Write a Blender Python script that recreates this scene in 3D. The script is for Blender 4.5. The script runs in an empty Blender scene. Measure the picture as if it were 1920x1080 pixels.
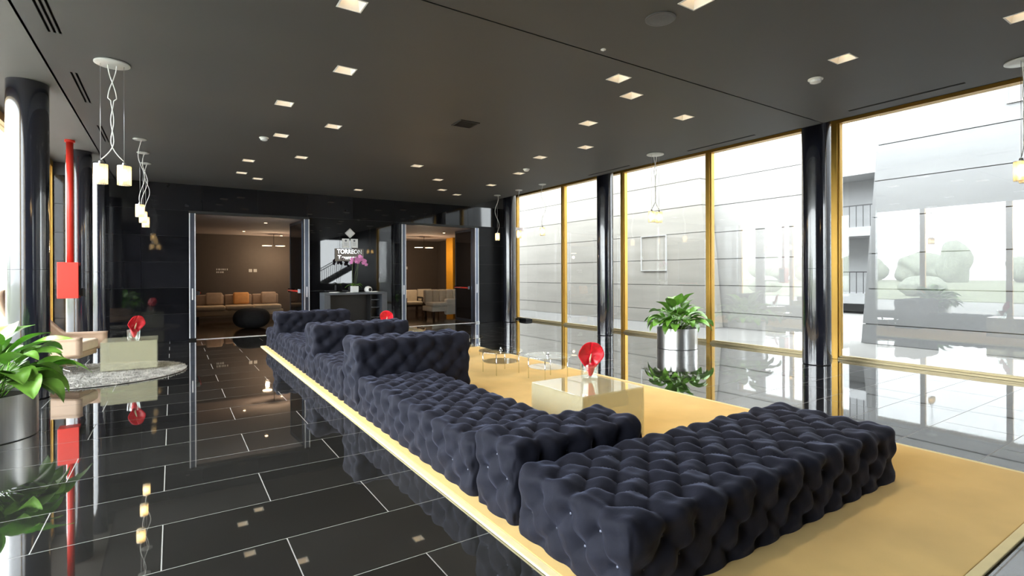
import bpy, bmesh, math, random
import numpy as np
from mathutils import Vector, Matrix

random.seed(7)
PI = math.pi
S = bpy.context.scene
COL = S.collection

# ------------------------------------------------------------------ camera
CAM_H = 1.52
F_PX = 974.3
YAW = math.radians(33.173)
ROLL = math.radians(-0.2)
fw = Vector((math.sin(YAW), math.cos(YAW), 0))
rt0 = Vector((math.cos(YAW), -math.sin(YAW), 0))
up0 = Vector((0, 0, 1))
rt = rt0 * math.cos(ROLL) + up0 * math.sin(ROLL)
up = -rt0 * math.sin(ROLL) + up0 * math.cos(ROLL)
cd = bpy.data.cameras.new('camera')
cam = bpy.data.objects.new('camera', cd)
COL.objects.link(cam)
cd.sensor_width = 36.0
cd.lens = F_PX / 1920 * 36.0
cd.shift_y = -25.3 / 1920
cd.clip_start = 0.05
cd.clip_end = 300
M = Matrix((rt, up, -fw)).transposed().to_4x4()
M.translation = Vector((0, 0, CAM_H))
cam.matrix_world = M
S.camera = cam

# ------------------------------------------------------------------ sky, exposure
W = bpy.data.worlds.new('overcast_sky')
S.world = W
W.use_nodes = True
bg = W.node_tree.nodes['Background']
bg.inputs[0].default_value = (0.93, 0.965, 1.0, 1)
bg.inputs[1].default_value = 13.0
# overcast sky: a little brighter overhead than at the horizon, all the way round
_nt = W.node_tree
_tc = _nt.nodes.new('ShaderNodeTexCoord')
_sx = _nt.nodes.new('ShaderNodeSeparateXYZ')
_mr = _nt.nodes.new('ShaderNodeMapRange')
_mr.inputs['To Min'].default_value = 0.94
_mr.inputs['To Max'].default_value = 1.12
_vm = _nt.nodes.new('ShaderNodeVectorMath')
_vm.operation = 'SCALE'
_vm.inputs[0].default_value = (0.93, 0.965, 1.0)
_nt.links.new(_tc.outputs['Generated'], _sx.inputs[0])
_nt.links.new(_sx.outputs['Z'], _mr.inputs['Value'])
_nt.links.new(_mr.outputs['Result'], _vm.inputs['Scale'])
_nt.links.new(_vm.outputs[0], bg.inputs[0])
S.view_settings.view_transform = 'Standard'
S.view_settings.look = 'None'
S.view_settings.exposure = 0.3
S.view_settings.gamma = 1.0
S.view_settings.use_curve_mapping = False

# ------------------------------------------------------------------ materials
MATS = {}


def mat(name, base, rough=0.5, metal=0.0, var=0.0, vscale=8.0, bump=0.0, bscale=200.0, sheen=0.0, sheen_tint=None,
        coat=0.0, coat_rough=0.05, coat_ior=1.5, spec=0.5, emit=None, estr=0.0, objvar=0.0, sheen_rough=0.4, stretch=None, detail=3.0):
    if name in MATS:
        return MATS[name]
    m = bpy.data.materials.new(name)
    m.use_nodes = True
    nt = m.node_tree
    b = nt.nodes['Principled BSDF']
    b.inputs['Base Color'].default_value = (*base, 1)
    b.inputs['Roughness'].default_value = rough
    b.inputs['Metallic'].default_value = metal
    b.inputs['Specular IOR Level'].default_value = spec
    b.inputs['Sheen Weight'].default_value = sheen
    b.inputs['Sheen Roughness'].default_value = sheen_rough
    if sheen_tint:
        b.inputs['Sheen Tint'].default_value = (*sheen_tint, 1)
    b.inputs['Coat Weight'].default_value = coat
    b.inputs['Coat Roughness'].default_value = coat_rough
    b.inputs['Coat IOR'].default_value = coat_ior
    if emit:
        b.inputs['Emission Color'].default_value = (*emit, 1)
        b.inputs['Emission Strength'].default_value = estr
    co = nt.nodes.new('ShaderNodeTexCoord')
    vec = co.outputs['Object']
    if stretch:
        mp = nt.nodes.new('ShaderNodeMapping')
        mp.inputs['Scale'].default_value = stretch
        nt.links.new(vec, mp.inputs['Vector'])
        vec = mp.outputs['Vector']
    if var > 0 or objvar > 0:
        n = nt.nodes.new('ShaderNodeTexNoise')
        n.inputs['Scale'].default_value = vscale
        n.inputs['Detail'].default_value = detail
        nt.links.new(vec, n.inputs['Vector'])
        fac = n.outputs['Fac']
        mr = nt.nodes.new('ShaderNodeMapRange')
        mr.inputs['From Min'].default_value = 0.25
        mr.inputs['From Max'].default_value = 0.75
        mr.inputs['To Min'].default_value = 1 - var
        mr.inputs['To Max'].default_value = 1 + var
        nt.links.new(fac, mr.inputs['Value'])
        val = mr.outputs['Result']
        if objvar > 0:
            oi = nt.nodes.new('ShaderNodeObjectInfo')
            m2 = nt.nodes.new('ShaderNodeMapRange')
            m2.inputs['To Min'].default_value = 1 - objvar
            m2.inputs['To Max'].default_value = 1 + objvar
            nt.links.new(oi.outputs['Random'], m2.inputs['Value'])
            mu = nt.nodes.new('ShaderNodeMath')
            mu.operation = 'MULTIPLY'
            nt.links.new(val, mu.inputs[0])
            nt.links.new(m2.outputs['Result'], mu.inputs[1])
            val = mu.outputs[0]
        vm = nt.nodes.new('ShaderNodeVectorMath')
        vm.operation = 'SCALE'
        vm.inputs[0].default_value = base
        nt.links.new(val, vm.inputs['Scale'])
        nt.links.new(vm.outputs[0], b.inputs['Base Color'])
    if bump > 0:
        n2 = nt.nodes.new('ShaderNodeTexNoise')
        n2.inputs['Scale'].default_value = bscale
        n2.inputs['Detail'].default_value = 2
        nt.links.new(vec, n2.inputs['Vector'])
        bp = nt.nodes.new('ShaderNodeBump')
        bp.inputs['Strength'].default_value = bump
        bp.inputs['Distance'].default_value = 0.01
        nt.links.new(n2.outputs['Fac'], bp.inputs['Height'])
        nt.links.new(bp.outputs['Normal'], b.inputs['Normal'])
    MATS[name] = m
    return m


def glass_mat(name, tint=(0.95, 0.97, 0.96), r0=0.05, r1=0.85, rough=0.0, body=None, body_w=0.0):
    """thin sheet glass: straight-through transmission plus a reflection that grows towards grazing angles"""
    m = bpy.data.materials.new(name)
    m.use_nodes = True
    nt = m.node_tree
    nt.nodes.clear()
    out = nt.nodes.new('ShaderNodeOutputMaterial')
    tr = nt.nodes.new('ShaderNodeBsdfTransparent')
    tr.inputs[0].default_value = (*tint, 1)
    base = tr.outputs[0]
    if body:
        df = nt.nodes.new('ShaderNodeBsdfPrincipled')
        df.inputs['Base Color'].default_value = (*body, 1)
        df.inputs['Roughness'].default_value = 0.35
        mb = nt.nodes.new('ShaderNodeMixShader')
        mb.inputs[0].default_value = body_w
        nt.links.new(base, mb.inputs[1])
        nt.links.new(df.outputs[0], mb.inputs[2])
        base = mb.outputs[0]
    gl = nt.nodes.new('ShaderNodeBsdfGlossy')
    gl.inputs['Roughness'].default_value = rough
    gl.inputs['Color'].default_value = (1, 1, 1, 1)
    lw = nt.nodes.new('ShaderNodeLayerWeight')
    pw = nt.nodes.new('ShaderNodeMath')
    pw.operation = 'POWER'
    pw.inputs[1].default_value = 4.0
    nt.links.new(lw.outputs['Facing'], pw.inputs[0])
    lw.inputs['Blend'].default_value = 0.5
    mr = nt.nodes.new('ShaderNodeMapRange')
    mr.inputs['To Min'].default_value = r0
    mr.inputs['To Max'].default_value = r1
    nt.links.new(pw.outputs[0], mr.inputs['Value'])
    mx = nt.nodes.new('ShaderNodeMixShader')
    nt.links.new(mr.outputs['Result'], mx.inputs[0])
    nt.links.new(base, mx.inputs[1])
    nt.links.new(gl.outputs[0], mx.inputs[2])
    nt.links.new(mx.outputs[0], out.inputs[0])
    MATS[name] = m
    return m


def emit_mat(name, col, strength):
    return mat(name, (0.8, 0.8, 0.8), emit=col, estr=strength)


GRANITE = mat('black_granite', (0.020, 0.0195, 0.018), rough=0.03, var=0.15, vscale=2.5, objvar=0.3, spec=0.9, coat=1.0, coat_rough=0.02, coat_ior=1.8)
GROUT = mat('pale_grout', (0.34, 0.34, 0.325), rough=0.7, var=0.1)
WTILE = mat('black_wall_tile', (0.009, 0.009, 0.011), rough=0.045, var=0.3, vscale=5, objvar=0.3, spec=0.55)
WSATIN = mat('black_satin_tile', (0.010, 0.010, 0.011), rough=0.30, var=0.2, vscale=5, spec=0.12)
WGROUT = mat('dark_grout', (0.035, 0.035, 0.036), rough=0.6, var=0.1)
BGLASS = mat('black_glass', (0.006, 0.006, 0.007), rough=0.02, var=0.2, vscale=2, spec=0.7)
CEIL = mat('charcoal_ceiling_paint', (0.066, 0.064, 0.062), rough=0.55, var=0.08, vscale=0.6)
CEILHI = mat('grey_ceiling_paint', (0.14, 0.13, 0.12), rough=0.6, var=0.06, vscale=0.8)
DARK = mat('black_paint', (0.012, 0.012, 0.013), rough=0.5, var=0.1)
SLOT = mat('slot_black', (0.004, 0.004, 0.004), rough=0.8, var=0.1)
COLM = mat('polished_black_column_metal', (0.012, 0.013, 0.022), rough=0.16, coat=1.0, coat_rough=0.05, var=0.1, vscale=3, spec=0.8)
GOLD = mat('gold_anodised_aluminium', (0.56, 0.33, 0.065), rough=0.32, metal=0.6, var=0.06, vscale=4)
SILL = mat('pale_gold_aluminium', (0.46, 0.38, 0.22), rough=0.4, metal=0.5, var=0.05)
ALU = mat('dark_aluminium', (0.14, 0.16, 0.21), rough=0.28, metal=0.85, var=0.05)
ALUB = mat('bright_aluminium', (0.85, 0.86, 0.88), rough=0.35, metal=0.35, var=0.04)
CHROME = mat('chrome', (0.8, 0.8, 0.8), rough=0.08, metal=1.0, var=0.02)
STEEL = mat('brushed_steel', (0.66, 0.655, 0.64), rough=0.33, metal=1.0, var=0.08, vscale=60, stretch=(1, 1, 0.02))
VELVET = mat('navy_velvet', (0.0112, 0.0120, 0.0200), rough=0.75, sheen=0.25, sheen_tint=(0.42, 0.47, 0.72), sheen_rough=0.35,
             var=0.22, vscale=7, bump=0.15, bscale=45, spec=0.15)
BUTTON = mat('dark_crystal', (0.05, 0.055, 0.08), rough=0.05, metal=0.6, var=0.05)
RUG = mat('yellow_wool', (0.80, 0.545, 0.20), rough=0.95, var=0.10, vscale=2.2, bump=0.35, bscale=500, sheen=0.25, sheen_tint=(1, 0.93, 0.75), spec=0.1)
RUGEDGE = mat('cream_rug_binding', (0.86, 0.74, 0.42), rough=0.9, var=0.05, bump=0.2, bscale=400)
SHAG = mat('grey_shag_wool', (0.37, 0.355, 0.325), rough=0.95, var=0.6, vscale=9, bump=0.8, bscale=120, detail=5)
PANE = glass_mat('window_glass', tint=(0.90, 0.915, 0.91), r0=0.065, r1=0.8)
TGLASS = glass_mat('green_tinted_table_glass', tint=(0.97, 0.96, 0.87), r0=0.07, r1=0.85, body=(0.72, 0.70, 0.54), body_w=0.30)
CGLASS = glass_mat('clear_glass', tint=(0.95, 0.97, 0.96), r0=0.12, r1=0.9)
RED = mat('red_enamel', (0.62, 0.035, 0.022), rough=0.35, var=0.04)
REDP = mat('red_petal', (0.75, 0.012, 0.03), rough=0.25, var=0.2, vscale=20, spec=0.6)
SPADIX = mat('cream_spadix', (0.85, 0.72, 0.5), rough=0.5, var=0.1)
LEAFM = mat('glossy_green_leaf', (0.19, 0.41, 0.055), rough=0.32, var=0.35, vscale=9, objvar=0.55, spec=0.55)
SOIL = mat('dark_soil', (0.03, 0.022, 0.015), rough=0.95, var=0.4, vscale=40, bump=0.6, bscale=60)
LEATHER = mat('beige_leather', (0.45, 0.315, 0.22), rough=0.5, var=0.06, vscale=5)
LEATHER2 = mat('pale_beige_leather', (0.72, 0.60, 0.47), rough=0.5, var=0.05, vscale=5)
WHITE = mat('white_enamel', (0.78, 0.78, 0.76), rough=0.4, var=0.03)
PORC = mat('white_ceramic', (0.72, 0.72, 0.72), rough=0.25, var=0.03)
FROST = None
CONC = mat('grey_board_marked_concrete', (0.265, 0.252, 0.225), rough=0.85, var=0.10, vscale=1.2, bump=0.15, bscale=6, stretch=(1, 0.25, 3))
CONCW = mat('sunlit_tone_panels', (0.31, 0.305, 0.295), rough=0.85, var=0.07, vscale=1.3, stretch=(1, 0.25, 3))  # lighter copy of the wall concrete, sunlight put into the colour
CONCB = mat('blue_grey_concrete', (0.20, 0.203, 0.206), rough=0.85, var=0.10, vscale=1.0, bump=0.15, bscale=6, stretch=(1, 0.5, 2))
FRAMEG = mat('pale_grey_metal', (0.42, 0.42, 0.41), rough=0.5, var=0.05)
JOINT = mat('joint_shadow_filler', (0.05, 0.05, 0.05), rough=0.9, var=0.1)
PAVE2 = mat('shaded_tone_paving', (0.14, 0.137, 0.13), rough=0.8, var=0.08, vscale=0.7)  # paving darkened, shade of the walled gap put into its colour
PAVE = mat('pale_paving', (0.34, 0.335, 0.32), rough=0.8, var=0.08, vscale=0.7)
GRASS = mat('mown_grass', (0.26, 0.28, 0.18), rough=0.95, var=0.3, vscale=3)
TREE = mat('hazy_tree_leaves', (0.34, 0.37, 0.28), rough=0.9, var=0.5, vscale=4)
BARK = mat('bark', (0.10, 0.075, 0.05), rough=0.9, var=0.3)
TAUPE = mat('taupe_wall_paint', (0.125, 0.102, 0.088), rough=0.7, var=0.04)
TAUPEG = mat('grey_plaster', (0.30, 0.29, 0.27), rough=0.8, var=0.05)
MAUVE = mat('pale_lounge_ceiling', (0.60, 0.52, 0.50), rough=0.8, var=0.04)
LFLOOR = mat('brown_polished_floor', (0.035, 0.018, 0.010), rough=0.12, var=0.3, vscale=3)
OCHRE = mat('ochre_wall_paint', (0.75, 0.36, 0.02), rough=0.6, var=0.04)
CREAM = mat('cream_upholstery', (0.62, 0.50, 0.36), rough=0.8, var=0.08, vscale=6, sheen=0.2)
CREAM2 = mat('pale_cream_upholstery', (0.72, 0.66, 0.55), rough=0.8, var=0.08, vscale=6)
CUSH = mat('tan_cushion_fabric', (0.42, 0.32, 0.25), rough=0.85, var=0.1, vscale=8)
CUSHO = mat('orange_cushion_fabric', (0.75, 0.38, 0.14), rough=0.85, var=0.1, vscale=8)
POUF = mat('black_knit', (0.012, 0.012, 0.014), rough=0.85, var=0.3, vscale=12, bump=0.5, bscale=30)
WOODD = mat('dark_wood', (0.025, 0.015, 0.01), rough=0.4, var=0.3, vscale=10)
DESK = mat('grey_lacquer', (0.060, 0.066, 0.078), rough=0.3, var=0.05)
SIGNP = mat('smoked_sign_plate', (0.20, 0.175, 0.155), rough=0.45, var=0.08)
SILVER = mat('satin_silver', (0.62, 0.62, 0.60), rough=0.3, metal=0.4, var=0.06, vscale=15)
PAPER = mat('white_paper', (0.82, 0.82, 0.80), rough=0.7, var=0.03)
PINK = mat('pink_orchid_petal', (0.62, 0.22, 0.50), rough=0.5, var=0.25, vscale=25)
STEM = mat('green_stem', (0.10, 0.16, 0.04), rough=0.5, var=0.2)
SPK = mat('grey_speaker_grille', (0.085, 0.085, 0.09), rough=0.45, var=0.1, vscale=50)


def frosted():
    m = bpy.data.materials.new('ribbed_frosted_glass')
    m.use_nodes = True
    nt = m.node_tree
    nt.nodes.clear()
    out = nt.nodes.new('ShaderNodeOutputMaterial')
    a = nt.nodes.new('ShaderNodeBsdfTranslucent')
    a.inputs[0].default_value = (0.85, 0.78, 0.62, 1)
    t = nt.nodes.new('ShaderNodeBsdfTransparent')
    t.inputs[0].default_value = (0.95, 0.92, 0.85, 1)
    g = nt.nodes.new('ShaderNodeBsdfGlossy')
    g.inputs['Roughness'].default_value = 0.1
    wv = nt.nodes.new('ShaderNodeTexWave')
    wv.inputs['Scale'].default_value = 18
    co = nt.nodes.new('ShaderNodeTexCoord')
    nt.links.new(co.outputs['Object'], wv.inputs['Vector'])
    mr = nt.nodes.new('ShaderNodeMapRange')
    mr.inputs['To Min'].default_value = 0.30
    mr.inputs['To Max'].default_value = 0.55
    nt.links.new(wv.outputs['Fac'], mr.inputs['Value'])
    m1 = nt.nodes.new('ShaderNodeMixShader')
    nt.links.new(mr.outputs['Result'], m1.inputs[0])
    nt.links.new(a.outputs[0], m1.inputs[1])
    nt.links.new(t.outputs[0], m1.inputs[2])
    m2 = nt.nodes.new('ShaderNodeMixShader')
    m2.inputs[0].default_value = 0.08
    nt.links.new(m1.outputs[0], m2.inputs[1])
    nt.links.new(g.outputs[0], m2.inputs[2])
    nt.links.new(m2.outputs[0], out.inputs[0])
    return m


FROST = frosted()
BULB = emit_mat('warm_bulb', (1.0, 0.70, 0.34), 16.0)
DLAMP = emit_mat('halogen_lamp', (1.0, 0.72, 0.42), 9.0)
WARMDISC = emit_mat('warm_lamp_disc', (1.0, 0.70, 0.42), 10.0)


# ------------------------------------------------------------------ mesh helpers
class MB:
    def __init__(s):
        s.v = []
        s.f = []
        s.sm = []

    def add(s, verts, faces, smooth=False):
        o = len(s.v)
        s.v += [tuple(p) for p in verts]
        s.f += [tuple(i + o for i in f) for f in faces]
        s.sm += [smooth] * len(faces)
        return s

    def box(s, x0, x1, y0, y1, z0, z1, bev=0.0):
        if bev > 0:
            bm = bmesh.new()
            bmesh.ops.create_cube(bm, size=1)
            for v in bm.verts:
                v.co = Vector(((x0 + x1) / 2 + v.co.x * (x1 - x0), (y0 + y1) / 2 + v.co.y * (y1 - y0), (z0 + z1) / 2 + v.co.z * (z1 - z0)))
            bmesh.ops.bevel(bm, geom=list(bm.edges), offset=bev, segments=2 if bev < 0.02 else 3, affect='EDGES', profile=0.5)
            bm.verts.index_update()
            s.add([v.co[:] for v in bm.verts], [[v.index for v in f.verts] for f in bm.faces], bev >= 0.012)
            bm.free()
            return s
        vs = [(x, y, z) for z in (z0, z1) for y in (y0, y1) for x in (x0, x1)]
        return s.add(vs, [(0, 2, 3, 1), (4, 5, 7, 6), (0, 1, 5, 4), (2, 6, 7, 3), (0, 4, 6, 2), (1, 3, 7, 5)])

    def lathe(s, prof, c=(0, 0, 0), n=32, axis='Z', smooth=True):
        def ring(r, z):
            out = []
            for k in range(n):
                a = 2 * PI * k / n
                p = (r * math.cos(a), r * math.sin(a), z)
                if axis == 'Y':
                    p = (p[0], p[2], p[1])
                elif axis == 'X':
                    p = (p[2], p[0], p[1])
                out.append((p[0] + c[0], p[1] + c[1], p[2] + c[2]))
            return out
        # split the profile at sharp corners so that each run shades on its own
        runs = [[prof[0]]]
        for i in range(1, len(prof)):
            runs[-1].append(prof[i])
            if i < len(prof) - 1:
                d0 = Vector((prof[i][0] - prof[i - 1][0], prof[i][1] - prof[i - 1][1]))
                d1 = Vector((prof[i + 1][0] - prof[i][0], prof[i + 1][1] - prof[i][1]))
                if d0.length > 1e-9 and d1.length > 1e-9 and abs(d0.angle(d1)) > 0.65:
                    runs.append([prof[i]])
        for run in runs:
            vs, fs = [], []
            for r, z in run:
                vs += ring(max(r, 1e-5), z)
            for i in range(len(run) - 1):
                for k in range(n):
                    k2 = (k + 1) % n
                    fs.append((i * n + k, i * n + k2, (i + 1) * n + k2, (i + 1) * n + k))
            s.add(vs, fs, smooth)
        if prof[0] != prof[-1]:
            if prof[0][0] > 1e-6:
                s.add(ring(*prof[0]), [tuple(reversed(range(n)))], False)
            if prof[-1][0] > 1e-6:
                s.add(ring(*prof[-1]), [tuple(range(n))], False)
        return s

    def cyl(s, x, y, z0, z1, r, n=24, smooth=True):
        return s.lathe([(r, z0), (r, z1)], (x, y, 0), n, smooth=smooth)

    def tube(s, pts, r, n=6, rr=None):
        pts = [Vector(p) for p in pts]
        vs = []
        fs = []
        ref = Vector((0.31, 0.7, 0.2)).normalized()
        for i, p in enumerate(pts):
            t = (pts[min(i + 1, len(pts) - 1)] - pts[max(i - 1, 0)]).normalized()
            a = t.cross(ref)
            if a.length < 1e-3:
                a = t.cross(Vector((1, 0, 0)))
            a.normalize()
            b = t.cross(a)
            ra = rr[i] if rr else r
            for k in range(n):
                an = 2 * PI * k / n
                vs.append((p + a * math.cos(an) * ra + b * math.sin(an) * ra)[:])
        for i in range(len(pts) - 1):
            for k in range(n):
                k2 = (k + 1) % n
                fs.append((i * n + k, i * n + k2, (i + 1) * n + k2, (i + 1) * n + k))
        fs.append(tuple(reversed(range(n))))
        fs.append(tuple(range((len(pts) - 1) * n, len(pts) * n)))
        return s.add(vs, fs, True)

    def prism(s, poly, y0, y1, plane='XZ'):
        n = len(poly)

        def q(p, t):
            return {'XZ': (p[0], t, p[1]), 'YZ': (t, p[0], p[1]), 'XY': (p[0], p[1], t)}[plane]
        vs = [q(p, y0) for p in poly] + [q(p, y1) for p in poly]
        fs = [tuple(range(n)), tuple(reversed(range(n, 2 * n)))]
        for i in range(n):
            j = (i + 1) % n
            fs.append((i, i + n, j + n, j))
        return s.add(vs, fs)

    def build(s, name, m, parent=None, loc=None):
        me = bpy.data.meshes.new(name)
        me.from_pydata(s.v, [], s.f)
        me.polygons.foreach_set('use_smooth', s.sm)
        me.materials.append(m)
        bm = bmesh.new()
        bm.from_mesh(me)
        if len(bm.verts) < 60000:
            bmesh.ops.recalc_face_normals(bm, faces=bm.faces)
        bm.to_mesh(me)
        bm.free()
        me.update()
        o = bpy.data.objects.new(name, me)
        COL.objects.link(o)
        if parent:
            o.parent = parent
        if loc:
            o.location = loc
        return o


def tag(o, label=None, cat=None, group=None, kind=None):
    if label:
        o['label'] = label
    if cat:
        o['category'] = cat
    if group:
        o['group'] = group
    if kind:
        o['kind'] = kind
    return o


def thing(name, label, cat, loc=(0, 0, 0), rz=0.0, group=None):
    o = bpy.data.objects.new(name, None)
    o.empty_display_size = 0.1
    COL.objects.link(o)
    o.location = loc
    o.rotation_euler = (0, 0, rz)
    return tag(o, label, cat, group)


def struct(name, label=None, loc=(0, 0, 0)):
    o = bpy.data.objects.new(name, None)
    o.empty_display_size = 0.1
    COL.objects.link(o)
    o.location = loc
    return tag(o, label, None, None, 'structure')


def copy_tree(o, parent=None):
    c = o.copy()
    COL.objects.link(c)
    c.parent = parent
    for ch in list(o.children):
        copy_tree(ch, c)
    return c


def dup_mesh(o, name, parent, loc=None, rot=None, scale=None):
    c = bpy.data.objects.new(name, o.data)
    COL.objects.link(c)
    c.parent = parent
    if loc:
        c.location = loc
    if rot:
        c.rotation_euler = rot
    if scale:
        c.scale = scale
    return c


# ------------------------------------------------------------------ dimensions
ZC = 3.66          # dropped ceiling
XL, XR = -2.15, 9.91   # facades
YB, YF = -5.0, 14.36   # back of the hall, far wall
CX0, CX1 = -1.063, 7.77  # dropped ceiling edges
COLX_R, COLX_L = 9.08, -1.5

# ------------------------------------------------------------------ floor
fb = MB().box(XL - 0.2, XR + 0.15, YB - 0.2, YF + 0.1, -0.2, -0.03)
gx, gy = np.linspace(XL - 0.2, XR + 0.15, 26), np.linspace(YB - 0.2, YF + 0.1, 41)
fb.add([(x, y, -0.001) for x in gx for y in gy], [(i * 41 + j, (i + 1) * 41 + j, (i + 1) * 41 + j + 1, i * 41 + j + 1) for i in range(25) for j in range(40)])
fl = fb.build('floor', GROUT)
tag(fl, 'black polished granite tile floor with pale joints', None, None, 'structure')
RUGX0, RUGX1, RUGY0, RUGY1 = 1.57, 5.38, 0.885, 12.2
PX, PY, GAP = 1.21, 0.592, 0.0065
tile_cache = {}


def floor_tile(x0, x1, y0, y1):
    key = (round(x1 - x0, 4), round(y1 - y0, 4))
    cx, cy = (x0 + x1) / 2, (y0 + y1) / 2
    if key not in tile_cache:
        a, b = key[0] / 2 - GAP / 2, key[1] / 2 - GAP / 2
        o = MB().box(-a, a, -b, b, -0.0009, 0).build('floor_tile', GRANITE, fl, (cx, cy, 0))
        tile_cache[key] = o
    else:
        o = dup_mesh(tile_cache[key], 'floor_tile', fl, (cx, cy, 0))
    return o


stuff = MB()
row0 = 2.638
for k in range(-14, 21):
    y0, y1 = row0 + k * PY, row0 + (k + 1) * PY
    y1 = min(y1, YF)
    if y0 >= YF or y1 <= YB:
        continue
    off = 0.55 if k % 2 == 0 else -0.053
    n = -4
    while True:
        x0, x1 = off + n * PX, off + (n + 1) * PX
        n += 1
        if x1 <= XL:
            continue
        if x0 >= XR:
            break
        x0, x1 = max(x0, XL), min(x1, XR)
        if x1 - x0 < 0.03:
            continue
        if y1 < 0.4 or (y1 < 1.9 and x1 < 1.5):
            stuff.box(x0 + GAP / 2, x1 - GAP / 2, y0 + GAP / 2, y1 - GAP / 2, -0.0009, 0)
            continue
        if x0 > RUGX0 + 0.05 and x1 < RUGX1 - 0.05 and y0 > RUGY0 + 0.05 and y1 < RUGY1 - 0.05:
            continue
        floor_tile(x0, x1, y0, y1)
so = stuff.build('floor_tiles', GRANITE, fl)
so['kind'] = 'stuff'

# ------------------------------------------------------------------ ceilings
DL = [(1.195, 4.125), (1.518, 5.498), (1.173, 6.964), (1.945, 7.661), (1.399, 8.585), (1.195, 10.782), (1.966, 9.982), (1.215, 12.148),
      (1.586, 12.698), (4.029, 9.557), (5.012, 10.704), (5.70, 11.925), (6.379, 12.43), (3.92, 13.035), (6.387, 10.666), (3.452, 2.623),
      (4.091, 4.113), (4.611, 4.424), (4.939, 5.567), (5.833, 6.644), (5.857, 4.656), (5.636, 7.663), (6.144, 9.118), (5.604, 2.525), (5.938, 1.293)]
DS = 0.088
SLOTS = [(-0.845, 5.0, 6.02, 0.115), (-0.85, 7.09, 8.23, 0.08), (-0.85, 9.4, 10.5, 0.08), (7.48, 2.1, 3.3, 0.06), (7.53, 4.65, 5.9, 0.06), (7.56, 7.3, 8.5, 0.06)]
ce = struct('ceiling', 'dark charcoal plasterboard ceiling with one cross joint')
SEAM = 3.765


def ceiling_panel(y0, y1):
    holes = [(x - DS, x + DS, y - DS, y + DS) for x, y in DL if y0 < y < y1]
    for x, a, b, w in SLOTS:
        if y0 < a < y1:
            ns = 3 if w > 0.1 else 2
            st = w / ns
            for i in range(ns):
                xx = x - w / 2 + i * st
                holes.append((xx, xx + 0.018, a, b))
    xs = sorted(set([CX0, CX1] + [h[0] for h in holes] + [h[1] for h in holes]))
    ys = sorted(set([y0, y1] + [h[2] for h in holes] + [h[3] for h in holes]))
    mb = MB()
    idx = {}
    vs = []
    for i, x in enumerate(xs):
        for j, y in enumerate(ys):
            idx[i, j] = len(vs)
            vs.append((x, y, ZC))
    fs = []
    H = np.array(holes) if holes else np.zeros((0, 4))
    for i in range(len(xs) - 1):
        for j in range(len(ys) - 1):
            cx, cy = (xs[i] + xs[i + 1]) / 2, (ys[j] + ys[j + 1]) / 2
            if len(H) and np.any((H[:, 0] < cx) & (cx < H[:, 1]) & (H[:, 2] < cy) & (cy < H[:, 3])):
                continue
            fs.append((idx[i, j], idx[i, j + 1], idx[i + 1, j + 1], idx[i + 1, j]))
    mb.add(vs, fs)
    # rim and back of the slab
    for (xa, xb, ya, yb) in ((CX0, CX0 + 0.02, y0, y1), (CX1 - 0.02, CX1, y0, y1), (CX0, CX1, y0, y0 + 0.004), (CX0, CX1, y1 - 0.004, y1)):
        mb.box(xa, xb, ya, yb, ZC, ZC + 0.2)
    mb.box(CX0, CX1, y0, y1, ZC + 0.2, ZC + 0.21)
    mb.build('ceiling_panel', CEIL, ce)


ceiling_panel(YB, SEAM - 0.006)
ceiling_panel(SEAM + 0.006, YF - 0.002)
MB().box(XL, CX0, YB, YF + 0.6, 3.92, 4.0).build('perimeter_ceiling', CEILHI, ce)
MB().box(CX1, XR + 0.1, YB, YF + 0.6, 4.40, 4.48).build('perimeter_ceiling', CEIL, ce)
for x, a, b, w in SLOTS:
    t = thing('linear_diffuser', 'narrow black slot diffuser set flush along the ceiling edge', 'air vent', (x, (a + b) / 2, ZC), group='slot diffusers along the ceiling edges')
    ns = 3 if w > 0.1 else 2
    st = w / ns
    hl = (b - a) / 2
    for i in range(ns):
        xx = -w / 2 + i * st
        MB().box(xx + 0.001, xx + 0.017, -hl + 0.001, hl - 0.001, 0.03, 0.035).build('slot_back', SLOT, t)
        MB().box(xx - 0.002, xx + 0.0, -hl, hl, -0.003, 0.03).build('slot_blade', SLOT, t)
roof = MB().box(XL - 0.3, XR + 0.2, YB - 0.3, 22.3, 4.62, 4.85).build('roof', DARK)  # unseen slab added to stop sky light leaking into the hall
tag(roof, 'unseen flat roof slab over the hall, added to block sky light', None, None, 'structure')

# ------------------------------------------------------------------ downlights
LAMP_W = 95.0


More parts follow.
